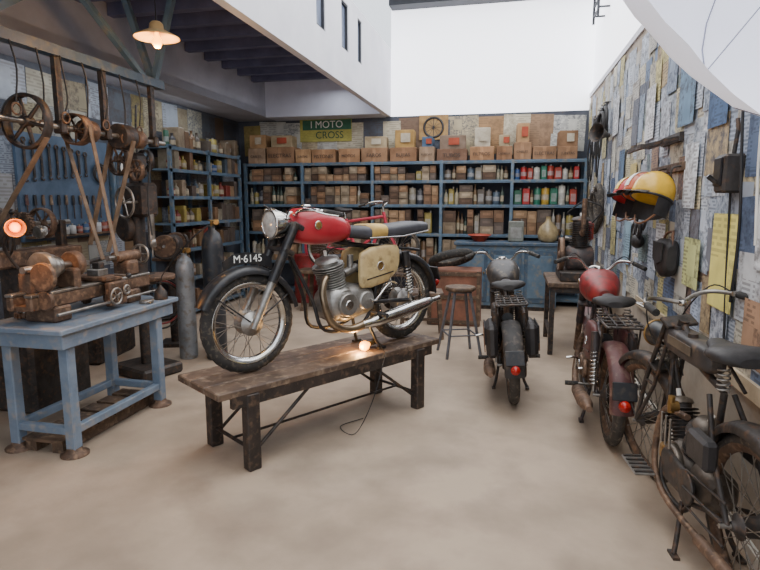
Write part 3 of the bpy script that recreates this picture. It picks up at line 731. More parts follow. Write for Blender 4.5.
mb,A,R=moto('motorcycle',(-.8125,4.248,BT+.003),-125,wb=1.325,R=.318,tw=.085,hz=.02,plate=True,steer=0,f0=12)
for s_ in(1,-1):
    text('M·6145',(A.x-.01,s_*.005,A.z+R+.082),(90,0,180 if s_>0 else 0),.066,ink,parent=mb,name='plate_lettering')
moto('motorcycle',(.08,4.42,0),94,lean=-4,wb=1.28,R=.31,tw=.085,hz=.07,tankm=M('faded_black_tank',(66,62,60),(46,44,44),rough=.45,scale=6,dirt=(104,92,78)),fendm=M('dusty_black',(60,56,54),(42,40,40),rough=.6,scale=6,dirt=(98,88,78)),seat='saddle',sidem=iron,engm=rust,exm=rust,bars='wide',rim=rust,tyre=rubberD,steer=-4,framem=iron,hubm=iron,rbox=True,rack=True)
moto('motorcycle',(.70,3.80,0),90,lean=0,wb=1.28,R=.32,tw=.08,hz=.07,tankm=redold,fendm=maroon,seat='saddle',rack=True,sidem=maroon,engm=rust,exm=rust,bars='wide',rim=rust,tyre=rubberD,steer=-6,framem=M('old_black_frame',(60,54,54),(44,38,38),rough=.5,scale=6,dirt=(98,74,64)),hubm=iron)
moto('motorcycle',(.955,2.26,0),96.5,lean=-1,wb=1.10,R=.355,tw=.058,hz=.10,tank='flat',tankm=M('flat_tank_paint',(64,58,56),(44,42,42),rough=.5,scale=6,dirt=(100,84,70)),fendm=iron,seat='saddle',saddlez=.10,rear='rigid',eng='flat',bars='swept',fork='girder',rim=rust,headlamp='small',engm=M('oily_steel',(118,108,98),(76,68,60),rough=.45,metal=.6,scale=8),exm=rust,steer=11,sidem=M('tank_band',(104,92,76),(80,70,60),rough=.6,scale=8),framem=iron,hubm=iron,tyre=rubberD)

b=B('wooden_bench')
L2=.95
for i,yy in enumerate((-.178,0,.178)): b.box((0,yy,BT-.022),(2*L2,.173,.044),woodtop,ch=.006)
b.box((0,.245,BT-.075),(1.72,.035,.07),woodblk);b.box((0,-.245,BT-.075),(1.72,.035,.07),woodblk)
for sx in(-1,1):
    b.box((sx*.73,0,BT-.075),(.07,.5,.07),woodblk)
    for sy in(-1,1): b.box((sx*.73,sy*.235,(BT-.044)/2),(.085,.075,BT-.044),woodblk,ch=.006)
    b.tube([(sx*.73,-.2,.12),(sx*.73,.2,.12)],.012,iron,n=8)
    for sy in(-1,1): b.tube([(sx*.70,sy*.22,.10),(sx*.22,sy*.22,BT-.06)],.011,iron,n=8)
b.tube([(-.73,0,.12),(.73,0,.12)],.009,iron,n=6)
b.done((-1.25,3.66,0),(0,0,56.5))

def bulb(name,loc,energy,up=(0,0,1),r=.03):
    b=B(name);b.lathe([(.0,-.0),(r*.6,.005),(r,r*.8),(r*.95,r*1.4),(r*.5,r*2.3),(r*.45,r*2.6)],(0,0,0),up,bulbm,n=18)
    u=V(up).normalized();b.cyl(u*r*2.5,u*r*4.3,r*.5,brass,n=12);b.cyl(u*r*4.2,u*r*5.2,r*.6,black,n=12)
    o=b.done(loc)
    l=bpy.data.lights.new(name+'_light','POINT');l.energy=energy;l.color=(1,.56,.2);l.shadow_soft_size=r*1.2
    lo=bpy.data.objects.new(name+'_light',l);bpy.context.collection.objects.link(lo);lo.parent=o;lo.location=(0,0,0)
    return o
o=bulb('light_bulb',(-1.0,3.77,BT+.038),14,up=(.3,.95,.02),r=.036)
b=B('bulb_cable');b.tube([(-.93,3.94,BT+.03),(-.85,3.83,BT+.005),(-.82,3.7,BT-.02),(-.86,3.5,.25),(-.98,3.5,.02),(-1.12,3.62,.012),(-1.0,3.8,.012)],.003,rope,n=6,smooth=6);b.done()

# ------------------------------------------------------------------ blue steel table + lathe
b=B('steel_table')
b.box((-2.86,3.32,.82),(.62,1.22,.035),tablebl,ch=.006)
b.box((-2.86,3.32,.755),(.56,1.14,.095),tablebl,ch=.004)
for x in(-2.64,-3.06):
    for y in(2.84,3.74):
        b.box((x,y,.36),(.07,.07,.72),tablebl,ch=.006);b.lathe([(.085,0),(.085,.014),(.05,.03),(.045,.05)],(x,y,0),(0,0,1),rust,n=18)
    b.box((x,3.29,.16),(.05,.84,.05),tablebl,ch=.004)
for y in(2.84,3.74): b.box((-2.85,y,.16),(.36,.05,.05),tablebl,ch=.004)
b.done()
b=B('metal_lathe')
Z=.838
for y in(2.95,3.65): b.box((-2.85,y,Z+.05),(.24,.14,.1),rust,ch=.012)
for s_ in(-1,1): b.box((-2.85+s_*.07,3.3,Z+.14),(.05,1.14,.09),rust,ch=.01);b.box((-2.85+s_*.07,3.3,Z+.19),(.06,1.14,.018),steel,ch=.004)
b.box((-2.85,3.3,Z+.11),(.16,1.1,.03),rust)
b.box((-2.85,2.86,Z+.25),(.2,.06,.14),rust,ch=.015);b.box((-2.85,3.12,Z+.25),(.2,.06,.14),rust,ch=.015)
yy=2.91
for r_,w_ in((.1,.05),(.08,.05),(.06,.05)): b.disc((-2.85,yy+w_/2,Z+.34),(0,1,0),r_,w_,steel,n=28);yy+=w_
b.cyl((-2.85,2.78,Z+.34),(-2.85,3.2,Z+.34),.022,steel,n=12)
b.disc((-2.85,3.19,Z+.34),(0,1,0),.085,.07,rust,n=28,e=.01)
for k in range(3):
    w=k*2*PI/3;b.box((-2.85+.05*math.cos(w),3.24,Z+.34+.05*math.sin(w)),(.03,.05,.03),steel)
b.disc((-2.72,2.8,Z+.3),(0,1,0),.09,.03,rust,n=26);b.disc((-2.72,2.8,Z+.16),(0,1,0),.06,.03,rust,n=24)
b.box((-2.85,3.4,Z+.215),(.3,.16,.035),rust,ch=.008);b.box((-2.70,3.4,Z+.11),(.05,.18,.17),rust,ch=.01);b.box((-2.84,3.4,Z+.255),(.1,.1,.05),steel,ch=.006);b.box((-2.84,3.41,Z+.3),(.06,.06,.05),iron,ch=.006)
for (y,z,r_) in((3.34,Z+.1,.055),(3.45,Z+.13,.03)):
    b.torus((-2.65,y,z),(1,0,0),r_,.008,steel,n=22,k=8);b.cyl((-2.68,y,z),(-2.63,y,z),.012,steel,n=8)
    for k in range(4): b.tube([(-2.65,y,z),(-2.65,y+r_*math.cos(k*PI/2+.4),z+r_*math.sin(k*PI/2+.4))],.005,steel,n=5)
b.cyl((-2.7,3.4,Z+.24),(-2.6,3.4,Z+.24),.008,steel,n=8);b.ell((-2.59,3.4,Z+.24),.02,black,n=12,k=8)
b.box((-2.85,3.72,Z+.25),(.15,.13,.12),rust,ch=.02);b.cyl((-2.85,3.6,Z+.34),(-2.85,3.86,Z+.34),.04,rust,n=16);b.cyl((-2.85,3.52,Z+.34),(-2.85,3.6,Z+.34),.02,steel,r1=.022,n=10)
b.torus((-2.85,3.9,Z+.34),(0,1,0),.07,.01,steel,n=24,k=8)
for k in range(4): b.tube([(-2.85,3.9,Z+.34),(-2.85+.07*math.cos(k*PI/2),3.9,Z+.34+.07*math.sin(k*PI/2))],.007,steel,n=5)
b.cyl((-2.69,2.85,Z+.06),(-2.69,3.85,Z+.06),.011,steel,n=8)
b.done()
def gear(b,c,ax,R_,w,m,nt=20):
    ax=V(ax).normalized();c=V(c);b.disc(c,ax,R_*.9,w,m,n=28);a=ax.orthogonal().normalized();q=ax.cross(a)
    for i in range(nt):
        t=2*PI*i/nt;d=a*math.cos(t)+q*math.sin(t);b.bar(c+d*R_*.85,c+d*R_,w*.9,R_*.14,m,up=tuple(ax.cross(d)))
def pulley(b,c,ax,R_,w,m,ns=5):
    ax=V(ax).normalized();c=V(c)
    b.lathe([(R_*.9,-w/2),(R_,-w/2),(R_*1.01,0),(R_,w/2),(R_*.9,w/2),(R_*.88,0),(R_*.9,-w/2)],c,ax,m,n=36,cap=False)
    b.cyl(c-ax*w*.6,c+ax*w*.6,R_*.2,m,n=14)
    a=ax.orthogonal().normalized();q=ax.cross(a)
    for i in range(ns):
        t=2*PI*i/ns;b.tube([c,c+(a*math.cos(t)+q*math.sin(t))*R_*.92],[R_*.09,R_*.06],m,n=6,cap=False)
b=B('gear_wheels')
gear(b,(-3.06,3.0,Z+.02),(0,0,1),.08,.03,rust);gear(b,(-3.06,3.0,Z+.05),(0,0,1),.06,.025,steel,16);gear(b,(-3.05,3.2,Z+.015),(0,0,1),.06,.028,iron,16);gear(b,(-2.62,3.62,Z+.012),(0,0,1),.05,.022,steel,16);gear(b,(-3.05,3.5,Z+.075),(.3,1,.1),.075,.03,rust)
b.done()
b=B('oil_can')
b.lathe([(.05,0),(.052,.01),(.045,.06),(.012,.1),(.008,.11)],(0,0,0),(0,0,1),iron,n=18);b.tube([(0,0,.1),(.02,.0,.18),(.08,0,.26)],[.007,.005,.003],iron,n=6,smooth=3);b.torus((-.06,0,.05),(0,1,0),.03,.005,iron,n=14,k=6)
b.done((-2.62,3.80,Z))
b=B('belt_countershaft')
SX=-3.05
b.cyl((SX,2.7,2.1),(SX,4.6,2.1),.02,steel,n=12)
pulley(b,(SX,3.12,2.1),(0,1,0),.175,.06,iron,6)
pulley(b,(SX,3.55,2.1),(0,1,0),.11,.08,rust);pulley(b,(SX,3.66,2.1),(0,1,0),.08,.08,rust);b.disc((SX,4.05,2.1),(0,1,0),.1,.14,iron,n=28);b.disc((SX,4.22,2.1),(0,1,0),.075,.1,rust,n=28)
for y in(2.8,3.4,3.85,4.45):
    b.box((SX,y,2.1),(.09,.05,.09),iron,ch=.01);b.bar((SX,y,2.13),(SX,y,2.6),.035,.05,iron)
b.box((SX,3.6,2.6),(.08,2.0,.07),blueD)
for y in(2.75,4.5):
    for s_ in(-1,1): b.bar((SX+s_*.25,y,3.37),(SX,y,2.6),.05,.05,bluep)
b.bar((SX,4.4,2.6),(SX,3.2,3.37),.045,.045,bluep);b.bar((SX,2.75,2.6),(SX,3.9,3.37),.045,.045,bluep)
def beltloop(b,c0,r0,c1,r1,y,w):
    c0=V(c0);c1=V(c1);d=(c1-c0).normalized();n_=V((d.z,0,-d.x))
    for s_ in(-1,1): b.bar((c0.x+n_.x*r0*s_,y,c0.z+n_.z*r0*s_),(c1.x+n_.x*r1*s_,y,c1.z+n_.z*r1*s_),w,.006,belt,up=(n_.x,0,n_.z))
beltloop(b,(SX,0,2.1),.112,(-2.85,0,1.18),.062,3.55,.035)
beltloop(b,(SX,0,2.1),.178,(-3.55,0,1.42),.14,3.12,.045)
beltloop(b,(SX,0,2.1),.102,(-3.35,0,1.2),.09,4.05,.05)
for k in range(7):
    y=3.0+k*.2;b.tube([(SX+.04,y,2.57),(SX+.06,y+.02,2.4-.05*(k%3)),(SX+.05,y,2.2-.08*(k%2))],.006,rope,n=5,smooth=3);b.torus((SX+.05,y,2.16-.08*(k%2)),(1,0,0),.035,.007,rust,n=14,k=6)
b.done()
b=B('shaping_machine')
b.box((0,0,.35),(.4,.6,.7),iron,ch=.03);b.box((0,0,.9),(.26,.42,.44),iron,ch=.03);b.box((.02,0,1.17),(.2,.8,.12),rust,ch=.015)
b.cyl((0,-.5,1.42),(0,.4,1.42),.02,steel,n=10)
for y in(-.2,.3): b.box((0,y,1.32),(.08,.06,.24),iron,ch=.01)
pulley(b,(0,-.36,1.42),(0,1,0),.16,.06,iron,6);pulley(b,(0,.12,1.42),(0,1,0),.12,.05,rust,5);gear(b,(0,-.05,1.42),(0,1,0),.09,.04,rust);gear(b,(.13,-.05,1.36),(0,1,0),.05,.04,steel,14)
b.torus((.25,.1,.98),(1,0,0),.13,.012,steel,n=28,k=8);b.cyl((.12,.1,.98),(.27,.1,.98),.016,steel,n=8)
for k in range(4):
    w=k*PI/2+.4;b.tube([(.25,.1,.98),(.25,.1+.13*math.cos(w),.98+.13*math.sin(w))],.008,steel,n=6)
b.tube([(.1,-.3,1.2),(.25,-.4,1.3),(.28,-.42,1.5)],.01,iron,n=6,smooth=3);b.ell((.28,-.42,1.52),.022,black,n=12,k=8)
b.done((-3.6,3.62,0),(0,0,0))
b=B('drill_press')
b.box((0,0,.05),(.5,.42,.1),iron,ch=.02);b.cyl((0,0,.1),(0,0,2.0),.055,iron,n=20);b.disc((0.16,0,.92),(0,0,1),.19,.04,rust,n=30);b.box((0.07,0,.9),(.16,.12,.1),iron,ch=.02)
b.box((.04,0,1.6),(.34,.16,.3),iron,ch=.03);b.box((.0,0,1.9),(.2,.14,.22),iron,ch=.03)
b.cyl((.18,0,1.2),(.18,0,1.7),.03,steel,n=14);b.disc((.18,0,1.22),(0,0,1),.035,.07,steel,n=16);b.cyl((.18,0,1.1),(.18,0,1.2),.008,steel,n=8)
b.torus((.12,-.2,1.58),(0,1,0),.13,.011,steel,n=28,k=8);b.cyl((.12,-.06,1.58),(.12,-.22,1.58),.014,steel,n=8)
for k in range(4):
    w=k*PI/2+.3;b.tube([(.12,-.2,1.58),(.12+.13*math.cos(w),-.2,1.58+.13*math.sin(w))],.007,steel,n=6)
pulley(b,(-.02,-.14,1.95),(0,1,0),.14,.05,rust);pulley(b,(.2,-.12,1.85),(0,1,0),.09,.04,rust);pulley(b,(-.02,.12,1.95),(0,1,0),.1,.05,iron)
b.disc((-.1,-.02,1.35),(0,1,0),.12,.16,iron,n=24,e=.02)
b.tube([(.05,.0,1.75),(.28,-.05,1.9),(.3,-.1,1.6),(.33,-.1,1.3)],.008,rope,n=6,smooth=6)
b.done((-3.25,4.45,0),(0,0,-20))
b=B('bench_grinder')
b.box((0,0,.02),(.3,.3,.04),iron);b.cyl((0,0,.04),(0,0,.95),.05,iron,n=16);b.box((0,0,.97),(.34,.3,.04),rust,ch=.01)
b.cyl((0,-.16,1.12),(0,.16,1.12),.1,iron,n=24);b.box((0,0,1.02),(.14,.16,.08),iron,ch=.01)
for s_ in(-1,1): b.disc((0,s_*.24,1.12),(0,1,0),.12,.04,rust,n=28);b.torus((0,s_*.24,1.12),(0,1,0),.13,.02,iron,n=24,k=8,a0=0,a1=4.2);b.cyl((0,s_*.16,1.12),(0,s_*.3,1.12),.014,steel,n=8)
b.done((-3.6,5.45,0),(0,0,20))
b=B('power_hacksaw')
b.box((0,0,.3),(.34,.7,.6),iron,ch=.03);b.box((0,0,.64),(.4,.8,.06),rust,ch=.01);pulley(b,(.22,.2,.55),(1,0,0),.2,.06,rust,6)
b.tube([(0,-.35,.7),(0,-.3,.95),(0,.25,1.0),(0,.4,.8)],.022,iron,n=8,smooth=4);b.disc((.1,-.1,.8),(1,0,0),.09,.05,steel,n=22);b.box((0,.05,.74),(.12,.16,.12),rust,ch=.015);b.torus((.2,-.3,.72),(1,0,0),.1,.012,steel,n=24,k=8)
b.done((-4.05,4.85,0),(0,0,8))
def gas(name,loc,r,h,m):
    b=B(name);b.lathe([(r*.9,0),(r,.02),(r,h*.8),(r*.93,h*.86),(r*.7,h*.91),(r*.32,h*.935),(r*.32,h*.96)],(0,0,0),(0,0,1),m,n=28)
    b.cyl((0,0,h*.95),(0,0,h),.014,brass,n=10);b.torus((0,0,h),(0,0,1),.03,.007,brass,n=16,k=6);b.cyl((0,0,h*.975),(.06,-.02,h*.975),.012,brass,n=8);b.disc((.08,-.05,h*.99),(.3,-1,0),.03,.02,brass,n=16)
    return b.done(loc)
gas('gas_cylinder',(-2.87,5.05,0),.105,1.40,gasgrn);gas('gas_cylinder',(-3.16,5.0,0),.09,1.12,silv);gas('gas_cylinder',(-3.02,5.3,0),.08,1.18,silv)
b=B('welding_hose')
for k in range(3): b.torus((-3.36,4.90-.02*k,.62-.03*k),(.8,-.5,.1),.2+.015*k,.009,rope if k!=1 else redold,n=32,k=6)
b.tube([(-2.83,4.93,1.36),(-2.95,4.85,1.25),(-3.2,4.84,1.0),(-3.36,4.84,.8)],.008,rope,n=6,smooth=6)
b.done()
b=B('wooden_pallet')
for i in range(6): b.box((0,-.42+i*.168,.085),(.3,.13,.02),wood)
for x in(-.1,.1): b.box((x,0,.04),(.08,.94,.07),wood)
b.done((-2.85,3.29,.0),(0,0,0))

b=B('pendant_lamp')
b.lathe([(.03,.10),(.045,.085),(.05,.05),(.09,.03),(.15,.0),(.155,-.008),(.148,-.006),(.088,.022),(.0,.035)],(0,0,0),(0,0,1),M('lamp_enamel',(220,184,130),(190,152,100),rough=.35,scale=5),n=36)
b.lathe([(.0,-.075),(.02,-.07),(.032,-.045),(.03,-.02),(.014,.01),(.013,.03)],(0,0,0),(0,0,1),bulbm,n=18)
b.tube([(0,0,.09),(0,0,.665)],.004,rope,n=6);b.cyl((0,0,.645),(0,0,.665),.03,black,n=14)
pl=b.done((-2.42,3.64,2.715))
l=bpy.data.lights.new('pendant_light','POINT');l.energy=20;l.color=(1,.55,.2);l.shadow_soft_size=.04;lo=bpy.data.objects.new('pendant_light',l);bpy.context.collection.objects.link(lo);lo.location=(0,0,-.1);lo.parent=pl
b=B('work_lamp')
b.lathe([(.02,.0),(.035,.02),(.055,.07),(.058,.075),(.053,.072),(.03,.022)],(0,0,0),(.75,-.6,-.2),M('lamp_shade_metal',(160,110,60),(120,84,50),rough=.4,metal=.5),n=24)
b.ell((.045,-.036,-.012),(.03,.03,.03),bulbo,n=16,k=10);b.tube([(0,0,0),(-.12,.12,.03),(-.3,.2,-.15),(-.30,.3,-.32)],.01,iron,n=8,smooth=4)
wl=b.done((-2.93,2.83,1.45))
l=bpy.data.lights.new('work_lamp_light','POINT');l.energy=9;l.color=(1,.42,.1);l.shadow_soft_size=.04;lo=bpy.data.objects.new('work_lamp_light',l);bpy.context.collection.objects.link(lo);lo.location=(.15,-.13,-.03);lo.parent=wl

def stool(loc,h,r,m,yaw):
    b=B('stool');b.disc((0,0,h-.02),(0,0,1),r,.04,wood,n=32,e=.01);b.disc((0,0,h-.05),(0,0,1),r*.8,.015,m,n=28)
    for k in range(4):
        w=k*PI/2+PI/4;c,s_=math.cos(w),math.sin(w)
        b.bar((c*r*.7,s_*r*.7,h-.05),(c*r*1.6,s_*r*1.6,0),.022,.022,m,up=(c,s_,0))
    q=r*1.28
    for k in range(4):
        w=k*PI/2+PI/4;w2=w+PI/2;b.tube([(q*math.cos(w),q*math.sin(w),h*.32),(q*math.cos(w2),q*math.sin(w2),h*.32)],.009,m,n=6)
    return b.done(loc,(0,0,yaw))
stool((-.47,5.75,0),.72,.16,M('grey_leg_paint',(104,106,112),(78,78,84),rough=.5,scale=6),22)
b=B('wooden_stool')
b.box((0,0,.53),(.5,.36,.04),woodtop,ch=.008)
for sx in(-1,1):
    for sy in(-1,1): b.bar((sx*.2,sy*.13,.52),(sx*.24,sy*.16,0),.045,.045,wood)
    b.bar((sx*.225,-.15,.2),(sx*.225,.15,.2),.03,.03,wood)
b.bar((-.225,0,.2),(.225,0,.2),.03,.03,wood);b.done((-.98,6.45,0),(0,0,10))
b=B('wooden_crate')
b.box((0,0,.36),(.66,.44,.72),M('crate_board',(140,92,72),(104,70,54),rough=.7,scale=6,bump=.2),ch=.01)
for z in(.05,.37,.67): b.box((0,-.228,z),(.68,.015,.05),wood)
for x in(-.31,.31): b.box((x,-.232,.36),(.05,.015,.70),wood)
b.done((-.66,7.3,0))
b=B('spare_tyre')
b.T=Matrix.Translation((0,0,.165))@Matrix.Rotation(math.radians(72),4,'X')@Matrix.Rotation(math.radians(14),4,'Z')
wheel(b,(0,0,0),.27,.085,rim=rubber,tyre=rubber,hubr=.02,hubw=.02,ns=0)  if False else b.torus((0,0,0),(0,1,0),.25,.055,rubber,n=44,k=12)
b.torus((0,.0,0),(0,1,0),.205,.02,rubberD,n=44,k=8)
b.T=Matrix.Identity(4)
b.done((-.72,7.3,.68))
b=B('trestle_bench')
b.box((0,0,.57),(1.9,.4,.045),wood,ch=.006)
for sx in(-1,1):
    for sy in(-1,1): b.bar((sx*.8,sy*.12,.55),(sx*.85,sy*.18,0),.05,.05,wood)
b.done((-2.05,7.75,0))
b=B('bicycle')
pinkr=M('pink_red_paint',(200,60,80),(166,50,66),rough=.4,scale=6)
for x in(0,1.02): wheel(b,(x,0,.33),.33,.035,steel,rubber,hubr=.025,hubw=.07,ns=28)
bb=V((.42,0,.28));sh=V((.27,0,.74));hd=V((.83,0,.78));hd2=V((.86,0,.66))
for p,q in((bb,sh),(sh+V((0,0,-.04)),hd),(bb,hd2),(hd2,hd+V((-.01,0,.06)))): b.cyl(p,q,.022,pinkr,n=10)
for s_ in(-1,1):
    b.tube([sh,(0,s_*.05,.33)],.009,pinkr,n=8);b.tube([bb,(0,s_*.05,.33)],.009,pinkr,n=8);b.tube([hd2,(.9,s_*.05,.56),(1.02,s_*.05,.33)],.011,pinkr,n=8)
    b.tube([hd+V((-.02,0,.14)),hd+V((.02,s_*.15,.2)),hd+V((-.1,s_*.27,.2)),hd+V((-.2,s_*.28,.17))],.011,chrome,n=8,smooth=5);b.cyl(hd+V((-.2,s_*.28,.17)),hd+V((-.29,s_*.285,.14)),.017,rubber,n=8)
    b.tube([bb,bb+V((s_*.12,s_*.06,-s_*.1))],.009,steel,n=6);b.box(bb+V((s_*.12,s_*.1,-s_*.1)),(.09,.07,.02),rubber)
b.cyl(hd,hd+V((-.02,0,.15)),.012,chrome,n=8);b.cyl(sh,sh+V((-.02,0,.1)),.012,chrome,n=8);saddle(b,.24,.86,leather,L=.26,w=.09);b.disc(bb,(0,1,0),.09,.006,steel,n=26)
fender(b,(0,0,.33),.355,20,200,.06,pinkr);fender(b,(1.02,0,.33),.355,40,170,.06,pinkr)
b.done((-2.55,7.75,.593),(0,0,0))

b=B('iron_table')
b.box((0,0,.74),(.62,.9,.05),wood,ch=.006);b.box((0,0,.69),(.56,.84,.06),iron)
for sx in(-1,1):
    for sy in(-1,1): b.box((sx*.26,sy*.4,.34),(.05,.05,.68),iron,ch=.005)
    b.box((sx*.26,0,.2),(.035,.8,.035),iron)
b.done((.72,6.35,0))
b=B('stationary_engine')
mr=M('engine_dull_paint',(84,74,72),(56,52,52),rough=.55,scale=8,dirt=(112,84,72))
b.box((0,0,.05),(.42,.6,.1),iron,ch=.01);b.loft([(-.14,0,.22,.10,.1,2.6),(-.12,0,.22,.14,.13,2.8),(.12,0,.22,.14,.13,2.8),(.14,0,.22,.10,.09,2.6)],mr,n=22)
t,ax=coneng(b,(0,0,.3),0,iron,size=.11,nf=13,sp=.022)
pulley(b,(-.19,-.05,.26),(1,0,0),.18,.05,rust,6);b.box((.08,.16,.5),(.14,.14,.2),redold,ch=.02);b.tube([(0,-.1,.5),(.0,-.22,.5),(0,-.24,.7),(0,-.24,.85)],.025,rust,n=10,smooth=4)
b.tube([(.1,-.1,.6),(.18,-.2,.75),(.0,-.2,.82),(-.15,-.1,.7)],.008,rope,n=6,smooth=6)
b.torus((-.17,.2,.42),(1,.2,0),.09,.012,iron,n=22,k=8);b.cyl((-.15,.2,.42),(0,.2,.4),.02,steel,n=8)
b.done((.74,6.3,.765))
b=B('hanging_tyres')
for k in range(3): b.torus((XR-.07,7.3+.22*k,1.55-.07*k),(1,.1*k,.05),.22,.035,rubberD,n=36,k=10)
for k in range(3): b.cyl((XR,7.3+.22*k,1.76-.07*k),(XR-.14,7.3+.22*k,1.76-.07*k),.01,steel,n=6)
b.done()

def helmet(name,loc,col,rot,stripe=None):
    b=B(name);r=.135
    prof=[(r*.93,-.05),(r*.99,-.045),(r*1.01,-.02)]+[(r*math.cos(a_*PI/180),r*1.05*math.sin(a_*PI/180)) for a_ in(0,15,30,45,60,75,88)]+[(0,r*1.05)]
    hm=M(name+'_shell',col,tuple(int(q*.85) for q in col),rough=.22,scale=6)
    b.lathe(prof,(0,0,0),(0,0,1),hm,n=32);b.torus((0,0,-.045),(0,0,1),r*.97,.009,leather,n=32,k=6)
    if stripe:
        pts=[V((r*1.012*math.cos(a_*PI/180),0,r*1.062*math.sin(a_*PI/180))) for a_ in range(0,181,12)]
        for i in range(len(pts)-1): b.bar(pts[i],pts[i+1],.045,.004,stripe,up=tuple((pts[i]+pts[i+1])*.5))
    nvs=[];m_=16
    for i in range(m_+1):
        t=math.radians(75+210*i/m_)
        l=.09+.035*abs(math.sin(t))
        for (k,rr) in((0,.97),(1,.93)): nvs.append(V((r*rr*math.cos(t),r*rr*math.sin(t),-.045-k*l)))
    b.add(nvs,[(2*i,2*i+2,2*i+3,2*i+1) for i in range(m_)],leather,True)
    for s_ in(-1,1): b.tube([(0,s_*r*.9,-.15),(.02,s_*.06,-.21),(.02,0,-.225)],.007,tan,n=6,smooth=4)
    pv=[]
    for i in range(9):
        t=math.radians(-50+100*i/8);pv+= [V((r*1.0*math.cos(t),r*1.0*math.sin(t),-.03)),V((r*1.0*math.cos(t)+.05*math.cos(t),r*1.0*math.sin(t),-.055))]
    b.add(pv,[(2*i,2*i+1,2*i+3,2*i+2) for i in range(8)],leather,True)
    return b.done(loc,rot)
helmet('yellow_helmet',(.93,4.10,1.65),(228,180,50),(6,-20,200))
helmet('orange_helmet',(.94,4.46,1.66),(206,96,50),(6,-20,200),white)
helmet('red_helmet',(.93,4.80,1.64),(194,46,48),(6,-20,200),M('helmet_stripe_yellow',(226,190,80),rough=.3))
b=B('coat_hook_rail')
b.box((XR-.02,4.45,1.82),(.025,.9,.06),wood,ch=.004)
for y in(4.10,4.46,4.80): b.tube([(XR-.03,y,1.82),(XR-.08,y,1.81),(XR-.09,y,1.76),(XR-.07,y,1.72)],.007,iron,n=6,smooth=4)
b.done()
b=B('leather_goggles')
for dy in(-.07,.07): b.torus((XR-.08,5.05+dy,1.36),(1,0,0),.05,.018,leather,n=20,k=8);b.disc((XR-.08,5.05+dy,1.36),(1,0,0),.045,.01,glass,n=18)
b.tube([(XR-.06,4.93,1.36),(XR-.05,4.9,1.44),(XR-.05,5.05,1.47),(XR-.05,5.2,1.44),(XR-.06,5.17,1.36)],.012,leather,n=6,smooth=5);b.ell((XR-.07,5.05,1.26),(.05,.1,.06),leather)
b.done()
b=B('leather_satchel')
b.loft([(-.13,0,0,.03,.08,3),(-.11,0,0,.05,.12,3),(0,0,-.01,.055,.13,3),(.11,0,0,.05,.12,3),(.13,0,0,.03,.08,3)],leather,n=20)
b.plate([(-.12,.1),(.12,.1),(.11,-.02),(0,-.05),(-.11,-.02)],-.058,.008,leather);b.tube([(-.12,0,.08),(-.08,.01,.15),(0,.03,.17),(.08,.01,.15),(.12,0,.08)],.009,tan,n=6,smooth=4)
b.done((XR-.075,4.12,1.22),(0,0,-90))
b=B('wall_rack')
for k in range(6): b.bar((XR-.02,4.22+.08*k,2.02),(XR-.26,4.22+.08*k,1.96),.02,.02,iron)
b.bar((XR-.26,4.18,1.96),(XR-.26,4.66,1.96),.025,.03,iron);b.bar((XR-.12,4.18,1.99),(XR-.12,4.66,1.99),.025,.03,iron);b.bar((XR-.02,4.18,2.02),(XR-.02,4.66,2.02),.03,.06,iron)
b.done()
b=B('switch_box')
b.box((XR-.05,3.18,1.73),(.1,.14,.19),iron,ch=.012);b.box((XR-.105,3.18,1.74),(.012,.10,.14),black,ch=.004);b.tube([(XR-.04,3.18,1.83),(XR-.03,3.18,1.95),(XR-.03,3.2,2.0)],.011,iron,n=8);b.cyl((XR-.1,3.18,1.68),(XR-.15,3.18,1.72),.012,black,n=8)
b.tube([(XR-.04,3.18,1.64),(XR-.03,3.16,1.2),(XR-.03,3.1,.8)],.006,rope,n=6,smooth=3)
b.done()
b=B('hanging_cables')
for k in range(9):
    y=7.2+k*.13;z=2.75-ru(0,.1);l=ru(.35,.9)
    b.tube([(XR-.04,y,z),(XR-.1,y+.04,z-l*.5),(XR-.08,y+.06,z-l),(XR-.05,y+.1,z-l*.5),(XR-.04,y+.12,z)],.009,rope,n=6,smooth=6);b.cyl((XR,y+.02,z),(XR-.08,y+.02,z),.008,steel,n=6)
b.torus((XR-.1,7.0,2.5),(1,0,0),.14,.02,rope,n=26,k=8);b.torus((XR-.13,7.05,2.46),(1,0.1,0),.13,.02,rope,n=26,k=8)
b.lathe([(.02,0),(.03,.05),(.06,.12),(.1,.2),(.104,.2)],(XR-.08,6.75,2.3),(-.6,-.5,.1),iron,n=20,cap=False)
b.done()
b=B('hanging_cables')
b.tube([(XR-.03,3.05,2.95),(XR-.05,3.1,2.2),(XR-.05,3.0,1.5),(XR-.04,3.05,1.1)],.007,rope,n=6,smooth=6);b.tube([(XR-.03,2.8,2.95),(XR-.05,2.86,2.0),(XR-.05,2.8,1.4)],.006,white,n=6,smooth=6)
b.done()
b=B('wall_ladder')
for y in(7.9,8.3): b.bar((XR-.12,y,3.9),(XR-.12,y,4.8),.03,.03,darkroof)
for k in range(7): b.bar((XR-.12,7.9,3.98+k*.12),(XR-.12,8.3,3.98+k*.12),.02,.02,darkroof)
for y in(7.9,8.3): b.bar((XR+.02,y,4.0),(XR-.12,y,4.0),.02,.02,darkroof)
b.done()
